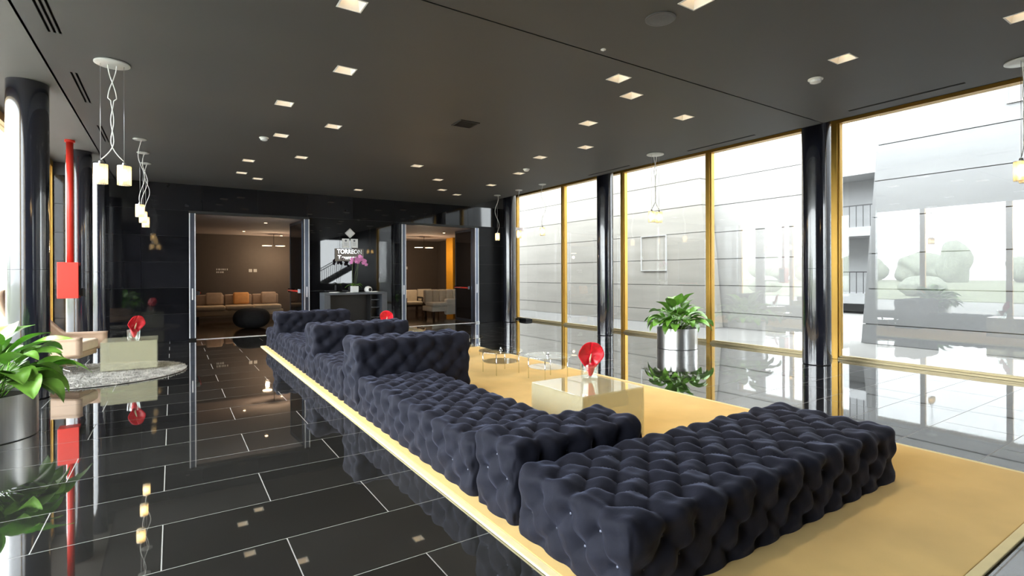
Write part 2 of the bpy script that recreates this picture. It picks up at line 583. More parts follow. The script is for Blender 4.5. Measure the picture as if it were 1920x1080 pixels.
def downlight(x, y, first=[None]):
    if first[0] is None:
        t = thing('downlight', 'square recessed ceiling downlight with white inner reflector', 'light', group='square downlights in the dark ceiling')
        d = DS - 0.001
        fr = MB()
        for (a, b, c, e) in ((-d - 0.012, -d, -d - 0.012, d + 0.012), (d, d + 0.012, -d - 0.012, d + 0.012), (-d, d, -d - 0.012, -d), (-d, d, d, d + 0.012)):
            fr.box(a, b, c, e, -0.004, 0.0)
        fr.build('trim_frame', WHITE, t)
        rf = MB()
        e = 0.055
        hh = 0.11
        q = [(-d, -d, 0), (d, -d, 0), (d, d, 0), (-d, d, 0), (-e, -e, hh), (e, -e, hh), (e, e, hh), (-e, e, hh)]
        rf.add(q, [(0, 1, 5, 4), (1, 2, 6, 5), (2, 3, 7, 6), (3, 0, 4, 7)])
        q2 = [(p[0] * 1.06, p[1] * 1.06, p[2] + 0.004) for p in q]
        rf.add(q2, [(4, 5, 1, 0), (5, 6, 2, 1), (6, 7, 3, 2), (7, 4, 0, 3)])
        rf.build('reflector', WHITE, t)
        MB().box(-e, e, -e, e, hh, hh + 0.03).build('housing', DARK, t)
        MB().lathe([(0.0, hh - 0.012), (0.035, hh - 0.014), (0.042, hh)], n=16).build('lamp', DLAMP, t)
        ld = bpy.data.lights.new('downlight_beam', 'SPOT')
        ld.energy = LAMP_W
        ld.color = (1.0, 0.86, 0.68)
        ld.spot_size = math.radians(82)
        ld.spot_blend = 0.7
        ld.shadow_soft_size = 0.04
        lo = bpy.data.objects.new('downlight_beam', ld)
        COL.objects.link(lo)
        lo.parent = t
        lo.location = (0, 0, hh - 0.02)
        first[0] = t
    else:
        t = copy_tree(first[0])
    t.location = (x, y, ZC)
    return t


for x, y in DL:
    downlight(x, y)

# ------------------------------------------------------------------ far wall
wb = MB()
Z0D = 3.045
OPEN = [(0.33, 3.01), (5.55, 8.10)]
for a, b in ((XL - 0.2, 0.33), (3.01, 5.55), (8.10, 9.40)):
    wb.box(a, b, YF + 0.012, YF + 0.14, -0.1, 4.62)
for a, b in OPEN:
    wb.box(a, b, YF + 0.012, YF + 0.14, Z0D, 4.62)
wo = wb.build('wall_back', WGROUT)
tag(wo, 'black polished tile wall with two wide doorways', None, None, 'structure')
zr = [0.0, 0.634, 1.238, 1.84, 2.44, 3.045, 3.655]
xj = [XL - 0.1] + [0.6 + 1.19 * n for n in range(-2, 8)] + [9.40]


def sub(x0, x1, cuts):
    segs = [(x0, x1)]
    for a, b in cuts:
        ns = []
        for s, e in segs:
            if b <= s or a >= e:
                ns.append((s, e))
                continue
            if a > s:
                ns.append((s, a))
            if b < e:
                ns.append((b, e))
        segs = ns
    return segs


for r in range(6):
    for i in range(len(xj) - 1):
        cuts = (OPEN + [(3.01, 5.30)]) if r < 5 else []
        for a, b in sub(xj[i], xj[i + 1], cuts):
            if b - a < 0.03:
                continue
            g = 0.003
            MB().box(a + g, b - g, YF, YF + 0.02, zr[r] + g, zr[r + 1] - g).build('wall_tile', WTILE if a < 8.0 else WSATIN, wo)
MB().box(3.015, 5.295, YF - 0.004, YF + 0.02, 0.004, 3.04).build('glass_panel', BGLASS, wo)['label'] = 'large plain black glass panel between the doorways'
# right return behind the last column, and blind end wall beside the glazing
rw = MB().box(9.40, XR + 0.1, 14.93, 15.05, -0.1, 4.62).box(9.30, 9.42, YF + 0.14, 15.05, -0.1, 4.62).build('wall_return', DARK)
tag(rw, 'black return wall at the end of the glazing', None, None, 'structure')
MB().box(9.42, 10.0, YF + 0.1, 14.93, -0.2, 0.0).build('floor_return', GRANITE, rw)

# ------------------------------------------------------------------ doorways


def doorway(name, x0, x1, label, aL, aR):
    d = struct(name, label, (0, 0, 0))
    yw = YF
    for xa, xb, side in ((x0, x0 + 0.13, 1), (x1 - 0.13, x1, -1)):
        j = MB().box(xa, xb, yw - 0.05, yw + 0.16, 0, 2.985).build('door_jamb', ALU, d)
        for xx in (xa, xb - 0.02):
            MB().box(xx, xx + 0.02, yw - 0.058, yw - 0.05, 0, 2.985).build('bright_edge', ALUB, j)
        MB().box((xa + xb) / 2 - 0.014, (xa + xb) / 2 + 0.014, yw - 0.06, yw - 0.05, 0.95, 1.22).build('strike_plate', ALUB, j)
        MB().box(xa - 0.01, xb + 0.01, yw - 0.075, yw - 0.05, 0.0, 0.05).build('floor_pivot', CHROME, j)
    MB().box(x0, x1, yw - 0.03, yw + 0.14, 2.985, Z0D).build('door_header', DARK, d)
    MB().box(x0, x1, yw - 0.02, yw + 0.14, -0.01, 0.006).build('threshold', ALUB, d)
    wlf = (x1 - x0) / 2 - 0.13
    for hx, ang, s in ((x0 + 0.12, aL, 1), (x1 - 0.12, aR, -1)):
        e = bpy.data.objects.new('door_leaf', None)
        COL.objects.link(e)
        e.parent = d
        e.location = (hx, yw + 0.15, 0)
        e.rotation_euler = (0, 0, ang)
        # leaf runs along local +Y
        MB().box(-0.02, 0.02, 0.05, wlf - 0.05, 0.1, 2.9).build('leaf_panel', BGLASS, e)
        fr = MB()
        for (ya, yb, za, zb) in ((0, 0.05, 0.012, 2.97), (wlf - 0.05, wlf, 0.012, 2.97), (0.05, wlf - 0.05, 0.012, 0.1), (0.05, wlf - 0.05, 2.9, 2.97)):
            fr.box(-0.028, 0.028, ya, yb, za, zb)
        fr.build('leaf_frame', ALU, e)
        bx = -0.11 * s * -1 if False else (0.11 if s > 0 else -0.11)
        MB().tube([(bx, 0.12, 1.10), (bx, wlf - 0.14, 1.10)], 0.022, 12).build('push_bar', RED, e)['label'] = 'red panic bar'
        br = MB()
        for yy in (0.09, wlf - 0.13):
            br.box(min(bx, 0.028 * (1 if s > 0 else -1)) - 0.0, max(bx, 0.028 * (1 if s > 0 else -1)), yy, yy + 0.035, 1.05, 1.15)
        br.build('bar_bracket', CHROME, e)
    return d


doorway('door_1', 0.33, 3.01, 'wide double doorway with leaves swung into the lounge, beside the shaggy rug', 0.0, math.radians(4))
doorway('door_2', 5.55, 8.10, 'wide double doorway with leaves swung into the lounge, beside the glazed side', 0.0, math.radians(0))

# ------------------------------------------------------------------ lounge behind the doors
LY1 = 21.4
LZ = 3.0
lw = MB()
lw.box(-1.4, 9.98, LY1, LY1 + 0.12, -0.1, 4.6).box(-1.5, -1.4, YF + 0.14, LY1 + 0.12, -0.1, 4.6).box(9.98, 10.06, 15.06, LY1 + 0.12, -0.1, 4.6)
tag(lw.build('wall_lounge', TAUPE), 'taupe painted lounge wall behind the doorways', None, None, 'structure')
tag(MB().box(-1.4, 9.98, YF + 0.14, LY1, -0.1, 0.0).build('floor_lounge', LFLOOR), 'brown polished lounge floor', None, None, 'structure')
tag(MB().box(-1.4, 9.98, YF + 0.145, LY1, LZ, LZ + 0.1).build('ceiling_lounge', MAUVE), 'pale lounge ceiling', None, None, 'structure')
py = MB().box(9.35, 9.95, 18.6, 19.2, 0, LZ).build('pillar_lounge', OCHRE)
tag(py, 'ochre yellow square pillar in the lounge', None, None, 'structure')

# ------------------------------------------------------------------ side and back walls of the hall
tag(MB().box(XL - 0.2, XR + 0.2, YB - 0.2, YB, -0.1, 1.0).box(XL - 0.2, 7.75, YB - 0.2, YB, 1.0, 4.62).box(7.75, 9.75, YB - 0.2, YB, 3.75, 4.62)
    .box(9.75, XR + 0.2, YB - 0.2, YB, 1.0, 4.62).build('wall_front', DARK), 'black end wall with one window', None, None, 'structure')


tag(MB().box(XL - 0.1, XL + 0.05, YB, 0.055, -0.1, 4.62).build('wall_left', TAUPEG), 'grey plastered wall beyond the garden windows', None, None, 'structure')
tag(MB().box(XR - 0.06, XR + 0.1, YB, -0.645, -0.1, 4.62).build('wall_right', DARK), 'black wall beyond the last gold-framed window', None, None, 'structure')


def window(name, label, x, y0, y1, side, zs=0.06, zh=4.17, ztop=4.62):
    """one bay of the glazed facade; side=+1: room on the -x side"""
    w = struct(name, label)
    s = side
    xo, xi = x + 0.09 * s, x - 0.07 * s
    xa, xb = min(xo, xi), max(xo, xi)
    MB().box(xa, xb, y0 - 0.045, y0 + 0.045, 0, ztop, 0.004).build('mullion', GOLD, w)
    MB().box(xa + 0.03, xb - 0.03, y0 + 0.045, y0 + 0.075, zs, zh).build('glazing_bead', GOLD, w)
    MB().box(xa + 0.03, xb - 0.03, y1 - 0.075, y1 - 0.045, zs, zh).build('glazing_bead', GOLD, w)
    MB().box(xa, xb, y0 + 0.045, y1 - 0.045, 0, 0.035, 0.004).build('sill', SILL, w)
    MB().box(xa + 0.04, xb - 0.04, y0 + 0.045, y1 - 0.045, 0.035, zs + 0.01, 0.003).build('sill_bead', SILL, w)
    MB().box(xa, xb, y0 + 0.045, y1 - 0.045, zh, ztop).build('head', GOLD, w)
    MB().box(x - 0.008, x + 0.008, y0 + 0.046, y1 - 0.046, zs, zh).build('pane', PANE, w)
    return w


YW = [-0.6, 1.98, 4.585, 7.195, 9.80, 12.29, 14.86]
for i in range(len(YW) - 1):
    window('window_%d' % (i + 1), 'tall clear pane in a gold aluminium frame, bay of the side facing the concrete wall', XR, YW[i], YW[i + 1], 1)
MB().box(XR - 0.07, XR + 0.09, 14.815, 14.93, 0, 4.62, 0.004).build('end_mullion', GOLD, bpy.data.objects['window_6'])
YWL = [0.1, 2.6, 5.1, 7.35, 9.6, 11.95, 14.3]
for i in range(len(YWL) - 1):
    window('window_%d' % (i + 7), 'tall clear pane in a gold aluminium frame, bay of the side facing the garden', XL, YWL[i], YWL[i + 1], -1, zh=3.80)
MB().box(XL - 0.09, XL + 0.07, 14.26, 14.36, 0, 4.62, 0.004).build('end_mullion', GOLD, bpy.data.objects['window_12'])
wf = struct('window_13', 'window in the black end wall')
MB().box(7.75, 9.75, YB - 0.12, YB - 0.104, 1.0, 3.75).build('pane', PANE, wf)

# ------------------------------------------------------------------ columns


def column(x, y, r, z1, label):
    t = thing('column', label, 'column', (x, y, 0), group='polished black round columns')
    MB().lathe([(r, 0.012), (r, z1)], n=64).build('shaft', COLM, t)
    MB().lathe([(r - 0.01, 0.0), (r - 0.01, 0.014)], n=48).build('base_joint', SLOT, t)
    MB().lathe([(r + 0.0008, 1.60), (r + 0.0008, 1.604)], n=64).build('seam', SLOT, t)
    return t


column(COLX_R, 4.52, 0.215, 4.40, 'thick polished black column standing beside the end of the long navy ottoman')
column(COLX_R, 9.62, 0.205, 4.40, 'polished black column beyond the steel planter on the glazed side')
column(COLX_R, 14.03, 0.205, 4.40, 'polished black column in the corner beside the doorway on the glazed side')
column(COLX_L, 8.70, 0.205, 3.92, 'polished black column beside the leafy plant and the beige armchair')
column(COLX_L, 12.95, 0.20, 3.92, 'polished black column behind the red fire riser')
column(-1.30, 14.05, 0.125, 3.92, 'slim polished black column against the tiled wall near the fire riser')

# ------------------------------------------------------------------ fire riser
t = thing('fire_riser', 'red vertical fire pipe ending in a red hose cabinet', 'fire riser', (-1.51, 11.95, 0))
MB().tube([(0, 0, 1.75), (0, 0, 3.92)], 0.052, 20).build('pipe', RED, t)
MB().lathe([(0.075, 3.88), (0.075, 3.92)], n=20).build('ceiling_collar', RED, t)
cb = MB().box(-0.16, 0.13, -0.14, 0.12, 1.13, 1.76, 0.006).build('cabinet', RED, t)
MB().box(0.131, 0.136, -0.10, 0.10, 1.18, 1.70).build('dark_side', DARK, cb)  # flat dark sheet over the right side of the cabinet
MB().box(0.13, 0.20, 0.02, 0.10, 1.16, 1.30, 0.004).build('valve', DARK, cb)
MB().box(0.05, 0.12, 0.12, 0.80, 1.2, 1.24).build('wall_bracket', DARK, t)

# ------------------------------------------------------------------ rugs
rg = thing('area_rug', 'large yellow wool rug with cream bound edge under the blue seating', 'rug', (0, 0, 0))
MB().box(RUGX0 + 0.05, RUGX1 - 0.05, RUGY0 + 0.05, RUGY1 - 0.05, 0.001, 0.018, 0.004).build('pile', RUG, rg)
eb = MB()
for a, b, c, d in ((RUGX0, RUGX0 + 0.05, RUGY0, RUGY1), (RUGX1 - 0.05, RUGX1, RUGY0, RUGY1), (RUGX0 + 0.05, RUGX1 - 0.05, RUGY0, RUGY0 + 0.05), (RUGX0 + 0.05, RUGX1 - 0.05, RUGY1 - 0.05, RUGY1)):
    eb.box(a, b, c, d, 0.001, 0.016, 0.004)
eb.build('bound_edge', RUGEDGE, rg)
RC = (-0.95, 10.2)
RR = 1.15
t = thing('round_rug', 'round grey shaggy rug under the pale glass cube table', 'rug', (RC[0], RC[1], 0))
prof = [(RR - 0.02, 0.001), (RR, 0.008), (RR - 0.015, 0.018)]
MB().lathe(prof, n=72).build('backing', SHAG, t)
# pile: many short leaning tufts as one mesh
rn = random.Random(3)
pv, pf = [], []
for i in range(15000):
    a = rn.uniform(0, 2 * PI)
    r = RR * math.sqrt(rn.random()) * 0.995
    x, y = r * math.cos(a), r * math.sin(a)
    h = rn.uniform(0.014, 0.034)
    dx, dy = rn.uniform(-0.02, 0.02), rn.uniform(-0.02, 0.02)
    w = rn.uniform(0.004, 0.008)
    b = rn.uniform(0, PI)
    o = len(pv)
    for k in range(3):
        pv.append((x + w * math.cos(b + k * 2.094), y + w * math.sin(b + k * 2.094), 0.014))
    pv.append((x + dx, y + dy, 0.016 + h * 0.8))
    pf += [(o, o + 1, o + 3), (o + 1, o + 2, o + 3), (o + 2, o, o + 3)]
pl = MB().add(pv, pf).build('pile', SHAG, t)
pl['kind'] = 'stuff'

# ------------------------------------------------------------------ tufted seating
TA = 0.12


def tuft_h(P, Q, nx, ny):
    """P,Q lattice coordinates (numpy); edge strips keep straight folds"""
    def cl(p, n):
        p = np.where((p > -1) & (p < 0), -1, p)
        p = np.where((p >= 0) & (p < 1), 1, p)
        p = np.where((p > n - 1) & (p <= n), n - 1, p)
        p = np.where((p > n) & (p < n + 1), n + 1, p)
        return p
    p, q = cl(P, nx), cl(Q, ny)
    s1 = np.abs(np.sin(PI / 2 * (p + q + 1)))
    s2 = np.abs(np.sin(PI / 2 * (p - q + 1)))
    puff = np.clip(s1 * s2, 0, 1) ** 0.55
    # distance to the nearest button (p+q odd) in the un-clamped lattice
    best = np.full(P.shape, 9.0)
    bp = np.floor(P)
    bq = np.floor(Q)
    for i in range(-1, 3):
        for j in range(-1, 3):
            ii, jj = bp + i, bq + j
            ok = (np.mod(ii + jj, 2) == 1) & ~((ii == 0) | (ii == nx) | (jj == 0) | (jj == ny))
            d = np.where(ok, np.hypot(P - ii, Q - jj), 9.0)
            best = np.minimum(best, d)
    dim = 1 - np.exp(-(best / 0.45) ** 2)
    dim2 = 1 - np.exp(-(best / 0.22) ** 2)
    return 0.40 * puff + 0.28 * dim + 0.32 * dim2


def tufted(L, Wd, h, amp=0.050, res=7, rad=0.055, wob=0):
    """rounded box nx*TA by ny*TA, height h, upholstered faces; returns verts, faces, button spots"""
    nx, ny = 2 * int(round(L / TA / 2)), 2 * int(round(Wd / TA / 2))
    tx, ty = L / nx, Wd / ny
    step = TA / res
    vs = {}
    V, Fc = [], []
    nh = max(3, int(round(h / step)))

    def face(U, Vv, func):
        nu, nv = len(U), len(Vv)
        uu, vv = np.meshgrid(U, Vv, indexing='ij')
        X, Y, Z, P, Q = func(uu, vv)
        inner = lambda a, lo, hi: np.clip(a, lo + rad, hi - rad)
        CX, CY = inner(X, 0, L), inner(Y, 0, Wd)
        CZ = np.minimum(Z, h - rad)
        N = np.stack([X - CX, Y - CY, Z - CZ], -1)
        ln = np.linalg.norm(N, axis=-1, keepdims=True)
        N = N / np.maximum(ln, 1e-9)
        pos = np.stack([CX, CY, CZ], -1) + N * rad
        hh = tuft_h(P, Q, nx, ny)
        # fade at the floor
        k = np.clip(Z / 0.05, 0, 1)
        disp = amp * (hh - 0.80) * (0.55 + 0.45 * k)
        wn = 0.10 * amp * (np.sin(P * 5.1 + Q * 2.3 + wob) + np.sin(Q * 4.3 - P * 1.7 + wob * 2))
        pos = pos + N * (disp + wn * k)[..., None]
        ids = np.zeros((nu, nv), int)
        for i in range(nu):
            for j in range(nv):
                key = (round(X[i, j], 4), round(Y[i, j], 4), round(Z[i, j], 4))
                if key not in vs:
                    vs[key] = len(V)
                    V.append(tuple(pos[i, j]))
                ids[i, j] = vs[key]
        for i in range(nu - 1):
            for j in range(nv - 1):
                Fc.append((ids[i, j], ids[i + 1, j], ids[i + 1, j + 1], ids[i, j + 1]))

    ux = np.linspace(0, L, nx * res + 1)
    uy = np.linspace(0, Wd, ny * res + 1)
    uz = np.linspace(0, h, nh + 1)
    face(ux, uy, lambda a, b: (a, b, np.full_like(a, h), a / tx, b / ty))
    face(uy, uz, lambda a, b: (np.zeros_like(a), a, b, -(h - b) / TA, a / ty))
    face(uy, uz, lambda a, b: (np.full_like(a, L), a, b, nx + (h - b) / TA, a / ty))
    face(ux, uz, lambda a, b: (a, np.zeros_like(a), b, a / tx, -(h - b) / TA))
    face(ux, uz, lambda a, b: (a, np.full_like(a, Wd), b, a / tx, ny + (h - b) / TA))
    # buttons on the top and on the two sides that show
    bt = []
    base = h - amp * 0.80 + 0.004
    for i in range(1, nx):
        for j in range(1, ny):
            if (i + j) % 2:
                bt.append(((i * tx, j * ty, base), 'T'))
    k = 1
    while h - k * TA > 0.05:
        for j in range(1, ny):
            if (k + j) % 2:
                bt.append(((amp * 0.80 - 0.004, j * ty, h - k * TA), 'L'))
        for i in range(1, nx):
            if (k + i) % 2:
                bt.append(((i * tx, amp * 0.80 - 0.004, h - k * TA), 'N'))
        k += 1
    return V, Fc, bt


btn = None


def seat(name, label, cat, x0, y0, L, Wd, h, buttons=False, wob=0, res=7):
    global btn
    t = thing(name, label, cat, (x0, y0, 0.018))
    V, Fc, bt = tufted(L, Wd, h, res=res, wob=wob)
    up_ = MB().add(V, Fc, True).build('tufted_cover', VELVET, t)
    MB().box(0.06, L - 0.06, 0.06, Wd - 0.06, 0.0, 0.05).build('plinth', DARK, t)
    if buttons:
        for (p, f) in bt:
            rot = {'T': (0, 0, 0), 'L': (0, -PI / 2, 0), 'N': (PI / 2, 0, 0)}[f]
            if btn is None:
                btn = MB().lathe([(0.0105, -0.004), (0.0095, 0.003), (0.005, 0.0065), (0.0, 0.007)], n=8).build('button', BUTTON, t)
                btn.location = p
                btn.rotation_euler = rot
            else:
                dup_mesh(btn, 'button', t, p, rot)
    return t


SX = 1.685
G = 0.021


def seat_row(name, label, cat, y0, y1, wx, h, buttons, wob, res):
    seat(name, label, cat, SX, y0 + G, wx, y1 - y0 - 2 * G, h, buttons, wob, res)


seat_row('tufted_ottoman', 'long low navy velvet tufted ottoman lying across the end of the seating row', 'ottoman', 1.615, 2.555, 2.72, 0.385, True, 0.3, 8)
seat_row('low_tufted_block', 'low navy velvet tufted block between the long ottoman and the longest bench', 'seat module', 2.555, 3.06, 1.10, 0.485, True, 1.1, 8)
seat_row('tufted_bench', 'long navy velvet tufted bench beside the glass cube table on the yellow rug', 'bench', 3.06, 5.68, 0.88, 0.385, True, 2.0, 7)
seat_row('tall_tufted_block', 'tall navy velvet tufted block at the end of the longest bench', 'seat module', 5.68, 6.28, 1.42, 0.775, False, 2.7, 6)
seat_row('tufted_bench', 'short navy velvet tufted bench between two tall blocks, next to the longest bench', 'bench', 6.28, 7.72, 0.92, 0.385, False, 3.4, 6)
seat_row('tall_tufted_block', 'tall navy velvet tufted block in the middle of the three tall blocks', 'seat module', 7.72, 8.36, 1.44, 0.775, False, 4.0, 6)
seat_row('tufted_bench', 'navy velvet tufted bench between the middle and the farthest tall blocks', 'bench', 8.36, 10.86, 0.92, 0.385, False, 4.9, 6)
seat_row('tall_tufted_block', 'tall navy velvet tufted block nearest the doorways', 'seat module', 10.86, 11.37, 1.42, 0.775, False, 5.5, 6)
seat_row('tufted_bench', 'short navy velvet tufted bench end facing the doorways', 'bench', 11.37, 12.25, 0.92, 0.385, False, 6.1, 6)

# ------------------------------------------------------------------ glass cube tables


def cube_table(label, x0, y0, w, h, z0):
    t = thing('glass_cube_table', label, 'table', (x0, y0, z0))
    k = 0.012
    MB().box(0, w, 0, w, h - k, h, 0.002).build('table_top', TGLASS, t)
    for a, b, c, d in ((0, k, 0, w), (w - k, w, 0, w), (k, w - k, 0, k), (k, w - k, w - k, w)):
        MB().box(a, b, c, d, 0, h - k - 0.001).build('side_panel', TGLASS, t)
    return t


cube_table('square tinted glass cube table on the yellow rug beside the longest bench', 2.94, 3.40, 0.755, 0.45, 0.018)
cube_table('square pale glass cube table on the round grey rug', -0.935, 10.17, 0.73, 0.44, 0.047)
cube_table('square tinted glass cube table behind the middle tall block', 3.25, 9.2, 0.74, 0.45, 0.018)


def flower_vase(loc, rz, label_v):
    t = thing('flower_vase', label_v, 'vase', loc, rz)
    g = MB().lathe([(0.060, 0.0), (0.068, 0.01), (0.076, 0.135), (0.071, 0.135), (0.062, 0.022), (0.0, 0.020)], n=28)
    g.build('glass', CGLASS, t)
    f = thing('anthurium_flower', 'red waxy anthurium in a glass vase ' + label_v.split(',')[-1].strip(), 'flower', loc, rz)
    # spathe: heart shaped shell
    n, m = 32, 9
    vs, fs = [], []
    for i in range(n + 1):
        a = -PI + 2 * PI * i / n
        for j in range(m + 1):
            r = j / m
            rx = 0.105 * (1 - 0.10 * math.cos(a)) * r
            hx = rx * math.sin(a) * (1 - 0.35 * max(0, math.cos(a)))
            hz = -0.120 * r * math.cos(a) * (1.0 if abs(a) > 0.5 else 0.9)
            cup = 0.055 * r * r + 0.010 * math.sin(5 * a) * r
            vs.append((hx, -0.02 - cup + 0.05 * hz / 0.12 * 0.0 + 0.03 * r * math.cos(a), 0.205 + hz))
    for i in range(n):
        for j in range(m):
            a_, b_ = i * (m + 1) + j, (i + 1) * (m + 1) + j
            fs.append((a_, b_, b_ + 1, a_ + 1))
    sp = MB().add(vs, fs, True).build('spathe', REDP, f)
    so_ = sp.modifiers.new('thick', 'SOLIDIFY')
    so_.thickness = 0.004
    # rolled lower tube of the spathe inside the glass
    MB().lathe([(0.012, 0.03), (0.030, 0.07), (0.042, 0.12), (0.036, 0.13)], (0.01, 0.0, 0), 16).build('spathe_tube', REDP, f)
    MB().tube([(0.0, -0.03, 0.15), (-0.003, -0.055, 0.185), (0.004, -0.065, 0.225)], 0.008, 8, [0.009, 0.008, 0.004]).build('spadix', SPADIX, f)
    MB().tube([(0.01, 0.0, 0.024), (0.008, -0.005, 0.09), (0.0, -0.015, 0.16)], 0.005, 6).build('stem', STEM, f)
    t.scale = f.scale = (1.2, 1.2, 1.2)
    return t


RZ = math.radians(-30)
flower_vase((3.49, 3.93, 0.468), RZ, 'round clear glass vase, on the table by the longest bench')
flower_vase((-0.53, 10.42, 0.488), math.radians(30), 'round clear glass vase, on the table on the round rug')
flower_vase((3.40, 9.50, 0.468), RZ, 'round clear glass vase, on the table behind the middle tall block')

# ------------------------------------------------------------------ round glass coffee tables


def glass_table(x, y, r, h, label):
    t = thing('glass_coffee_table', label, 'table', (x, y, 0.018))
    MB().lathe([(r - 0.004, h - 0.010), (r, h - 0.006), (r - 0.002, h), (0, h)], n=48).build('table_top', CGLASS, t)
    MB().lathe([(r * 0.8 - 0.004, h * 0.5), (r * 0.8, h * 0.5 + 0.004), (r * 0.8, h * 0.5 + 0.01), (0, h * 0.5 + 0.01)], n=40).build('lower_shelf', CGLASS, t)
    for k in range(4):
        a = PI / 4 + k * PI / 2
        MB().tube([(r * 0.83 * math.cos(a), r * 0.83 * math.sin(a), 0), (r * 0.83 * math.cos(a), r * 0.83 * math.sin(a), h - 0.01)], 0.007, 10).build('leg', CHROME, t)
    rail = MB()
    for k in range(4):
        a, b = PI / 4 + k * PI / 2, PI / 4 + (k + 1) * PI / 2
        rail.tube([(r * 0.83 * math.cos(a), r * 0.83 * math.sin(a), h - 0.018), (r * 0.83 * math.cos(b), r * 0.83 * math.sin(b), h - 0.018)], 0.006, 8)
    rail.build('rail', CHROME, t)
    MB().lathe([(0.03, h), (0.03, h + 0.006), (0.012, h + 0.02), (0.012, h + 0.045), (0, h + 0.05)], n=16).build('centre_knob', CHROME, t)


glass_table(4.52, 5.98, 0.34, 0.34, 'round clear glass coffee table nearest the cube table on the yellow rug')
glass_table(4.22, 6.78, 0.34, 0.34, 'round clear glass coffee table in the middle of the yellow rug')
glass_table(4.60, 8.65, 0.34, 0.34, 'round clear glass coffee table nearest the doorways on the yellow rug')

# ------------------------------------------------------------------ plants


def leaf(rn, base, az, reach, rise, size, wid, droop):
    """one long-stalked leaf: stalk then folded blade, in plant coordinates"""
    d = Vector((math.cos(az), math.sin(az), 0))
    side = Vector((-math.sin(az), math.cos(az), 0))
    b0 = Vector(base)
    p1 = b0 + d * reach * 0.45 + Vector((0, 0, rise * 0.8))
    p2 = b0 + d * reach + Vector((0, 0, rise))
    mb = MB()
    st = [b0.lerp(p1, t_ / 4) .lerp(p1.lerp(p2, t_ / 4), t_ / 4) for t_ in range(5)]
    mb.tube(st, 0.006, 5, [0.007, 0.006, 0.005, 0.005, 0.004])
    n, m = 9, 6
    ang0 = rn.uniform(0.45, 1.05) if rise > 0.25 else rn.uniform(0.05, 0.6)
    twist = rn.uniform(-0.5, 0.5)
    pos = p2.copy()
    ang = ang0
    vs, fs = [], []
    for i in range(n + 1):
        t_ = i / n
        w = wid * (math.sin(PI * min(1, t_ ** 0.75)) ** 0.8) * (1 - 0.25 * t_)
        if i == n:
            w = 0.001
        T = d * math.cos(ang) + Vector((0, 0, math.sin(ang)))
        Nn = side.cross(T)
        if Nn.z < 0:
            Nn = -Nn
        sd = (side * math.cos(twist * t_) + Nn * math.sin(twist * t_))
        for j in range(m + 1):
            s_ = -1 + 2 * j / m
            rip = 0.006 * math.sin(9 * t_ + 3 * s_)
            vs.append((pos + sd * w * s_ + Nn * (0.32 * w * abs(s_) + rip * abs(s_)))[:])
        pos = pos + T * (size / n)
        ang -= droop / n * (0.6 + 0.8 * t_)
    o = 0
    for i in range(n):
        for j in range(m):
            a_ = i * (m + 1) + j
            fs.append((a_, a_ + 1, a_ + m + 2, a_ + m + 1))
    mb.add(vs, fs, True)
    return mb


def potted_plant(label, x, y, seed, r, h, specs, ls=1.0):
    t = thing('potted_plant', label, 'plant', (x, y, 0), group=None)
    k = 0.012
    pn = MB().lathe([(r - 0.01, 0.0), (r, 0.008), (r, h), (r - k, h), (r - k, h - 0.06), (0, h - 0.06)], n=72).build('planter', STEEL, t)
    MB().lathe([(r - k - 0.002, h - 0.055), (0.1, h - 0.03), (0, h - 0.025)], n=40).build('soil', SOIL, pn)
    rn = random.Random(seed)
    for (cnt, reach, rise, size, droop) in specs:
        for i in range(cnt):
            az = 2 * PI * (i + rn.uniform(-0.35, 0.35)) / cnt + reach * 9
            rr_ = rn.uniform(0.02, 0.16)
            a2 = az + rn.uniform(-0.7, 0.7)
            mb = leaf(rn, (rr_ * math.cos(a2), rr_ * math.sin(a2), h - 0.05), az, reach * rn.uniform(0.8, 1.2), rise * rn.uniform(0.8, 1.15),
                      ls * size * rn.uniform(0.85, 1.15), ls * size * rn.uniform(0.27, 0.34), droop * rn.uniform(0.75, 1.25))
            mb.build('leaf', LEAFM, t)
    return t


SPEC = [(7, 0.07, 0.48, 0.36, 0.6), (12, 0.14, 0.36, 0.36, 1.2), (16, 0.22, 0.26, 0.37, 1.7), (18, 0.27, 0.15, 0.38, 1.8), (14, 0.15, 0.18, 0.34, 1.4)]
potted_plant('broad-leaved green plant in a steel drum planter by the gold-framed windows', 8.70, 7.10, 11, 0.40, 0.42, SPEC)
potted_plant('broad-leaved green plant in a steel drum planter beside the column and the round rug', -1.50, 6.78, 23, 0.40, 0.42, SPEC, 1.2)

# ------------------------------------------------------------------ armchairs


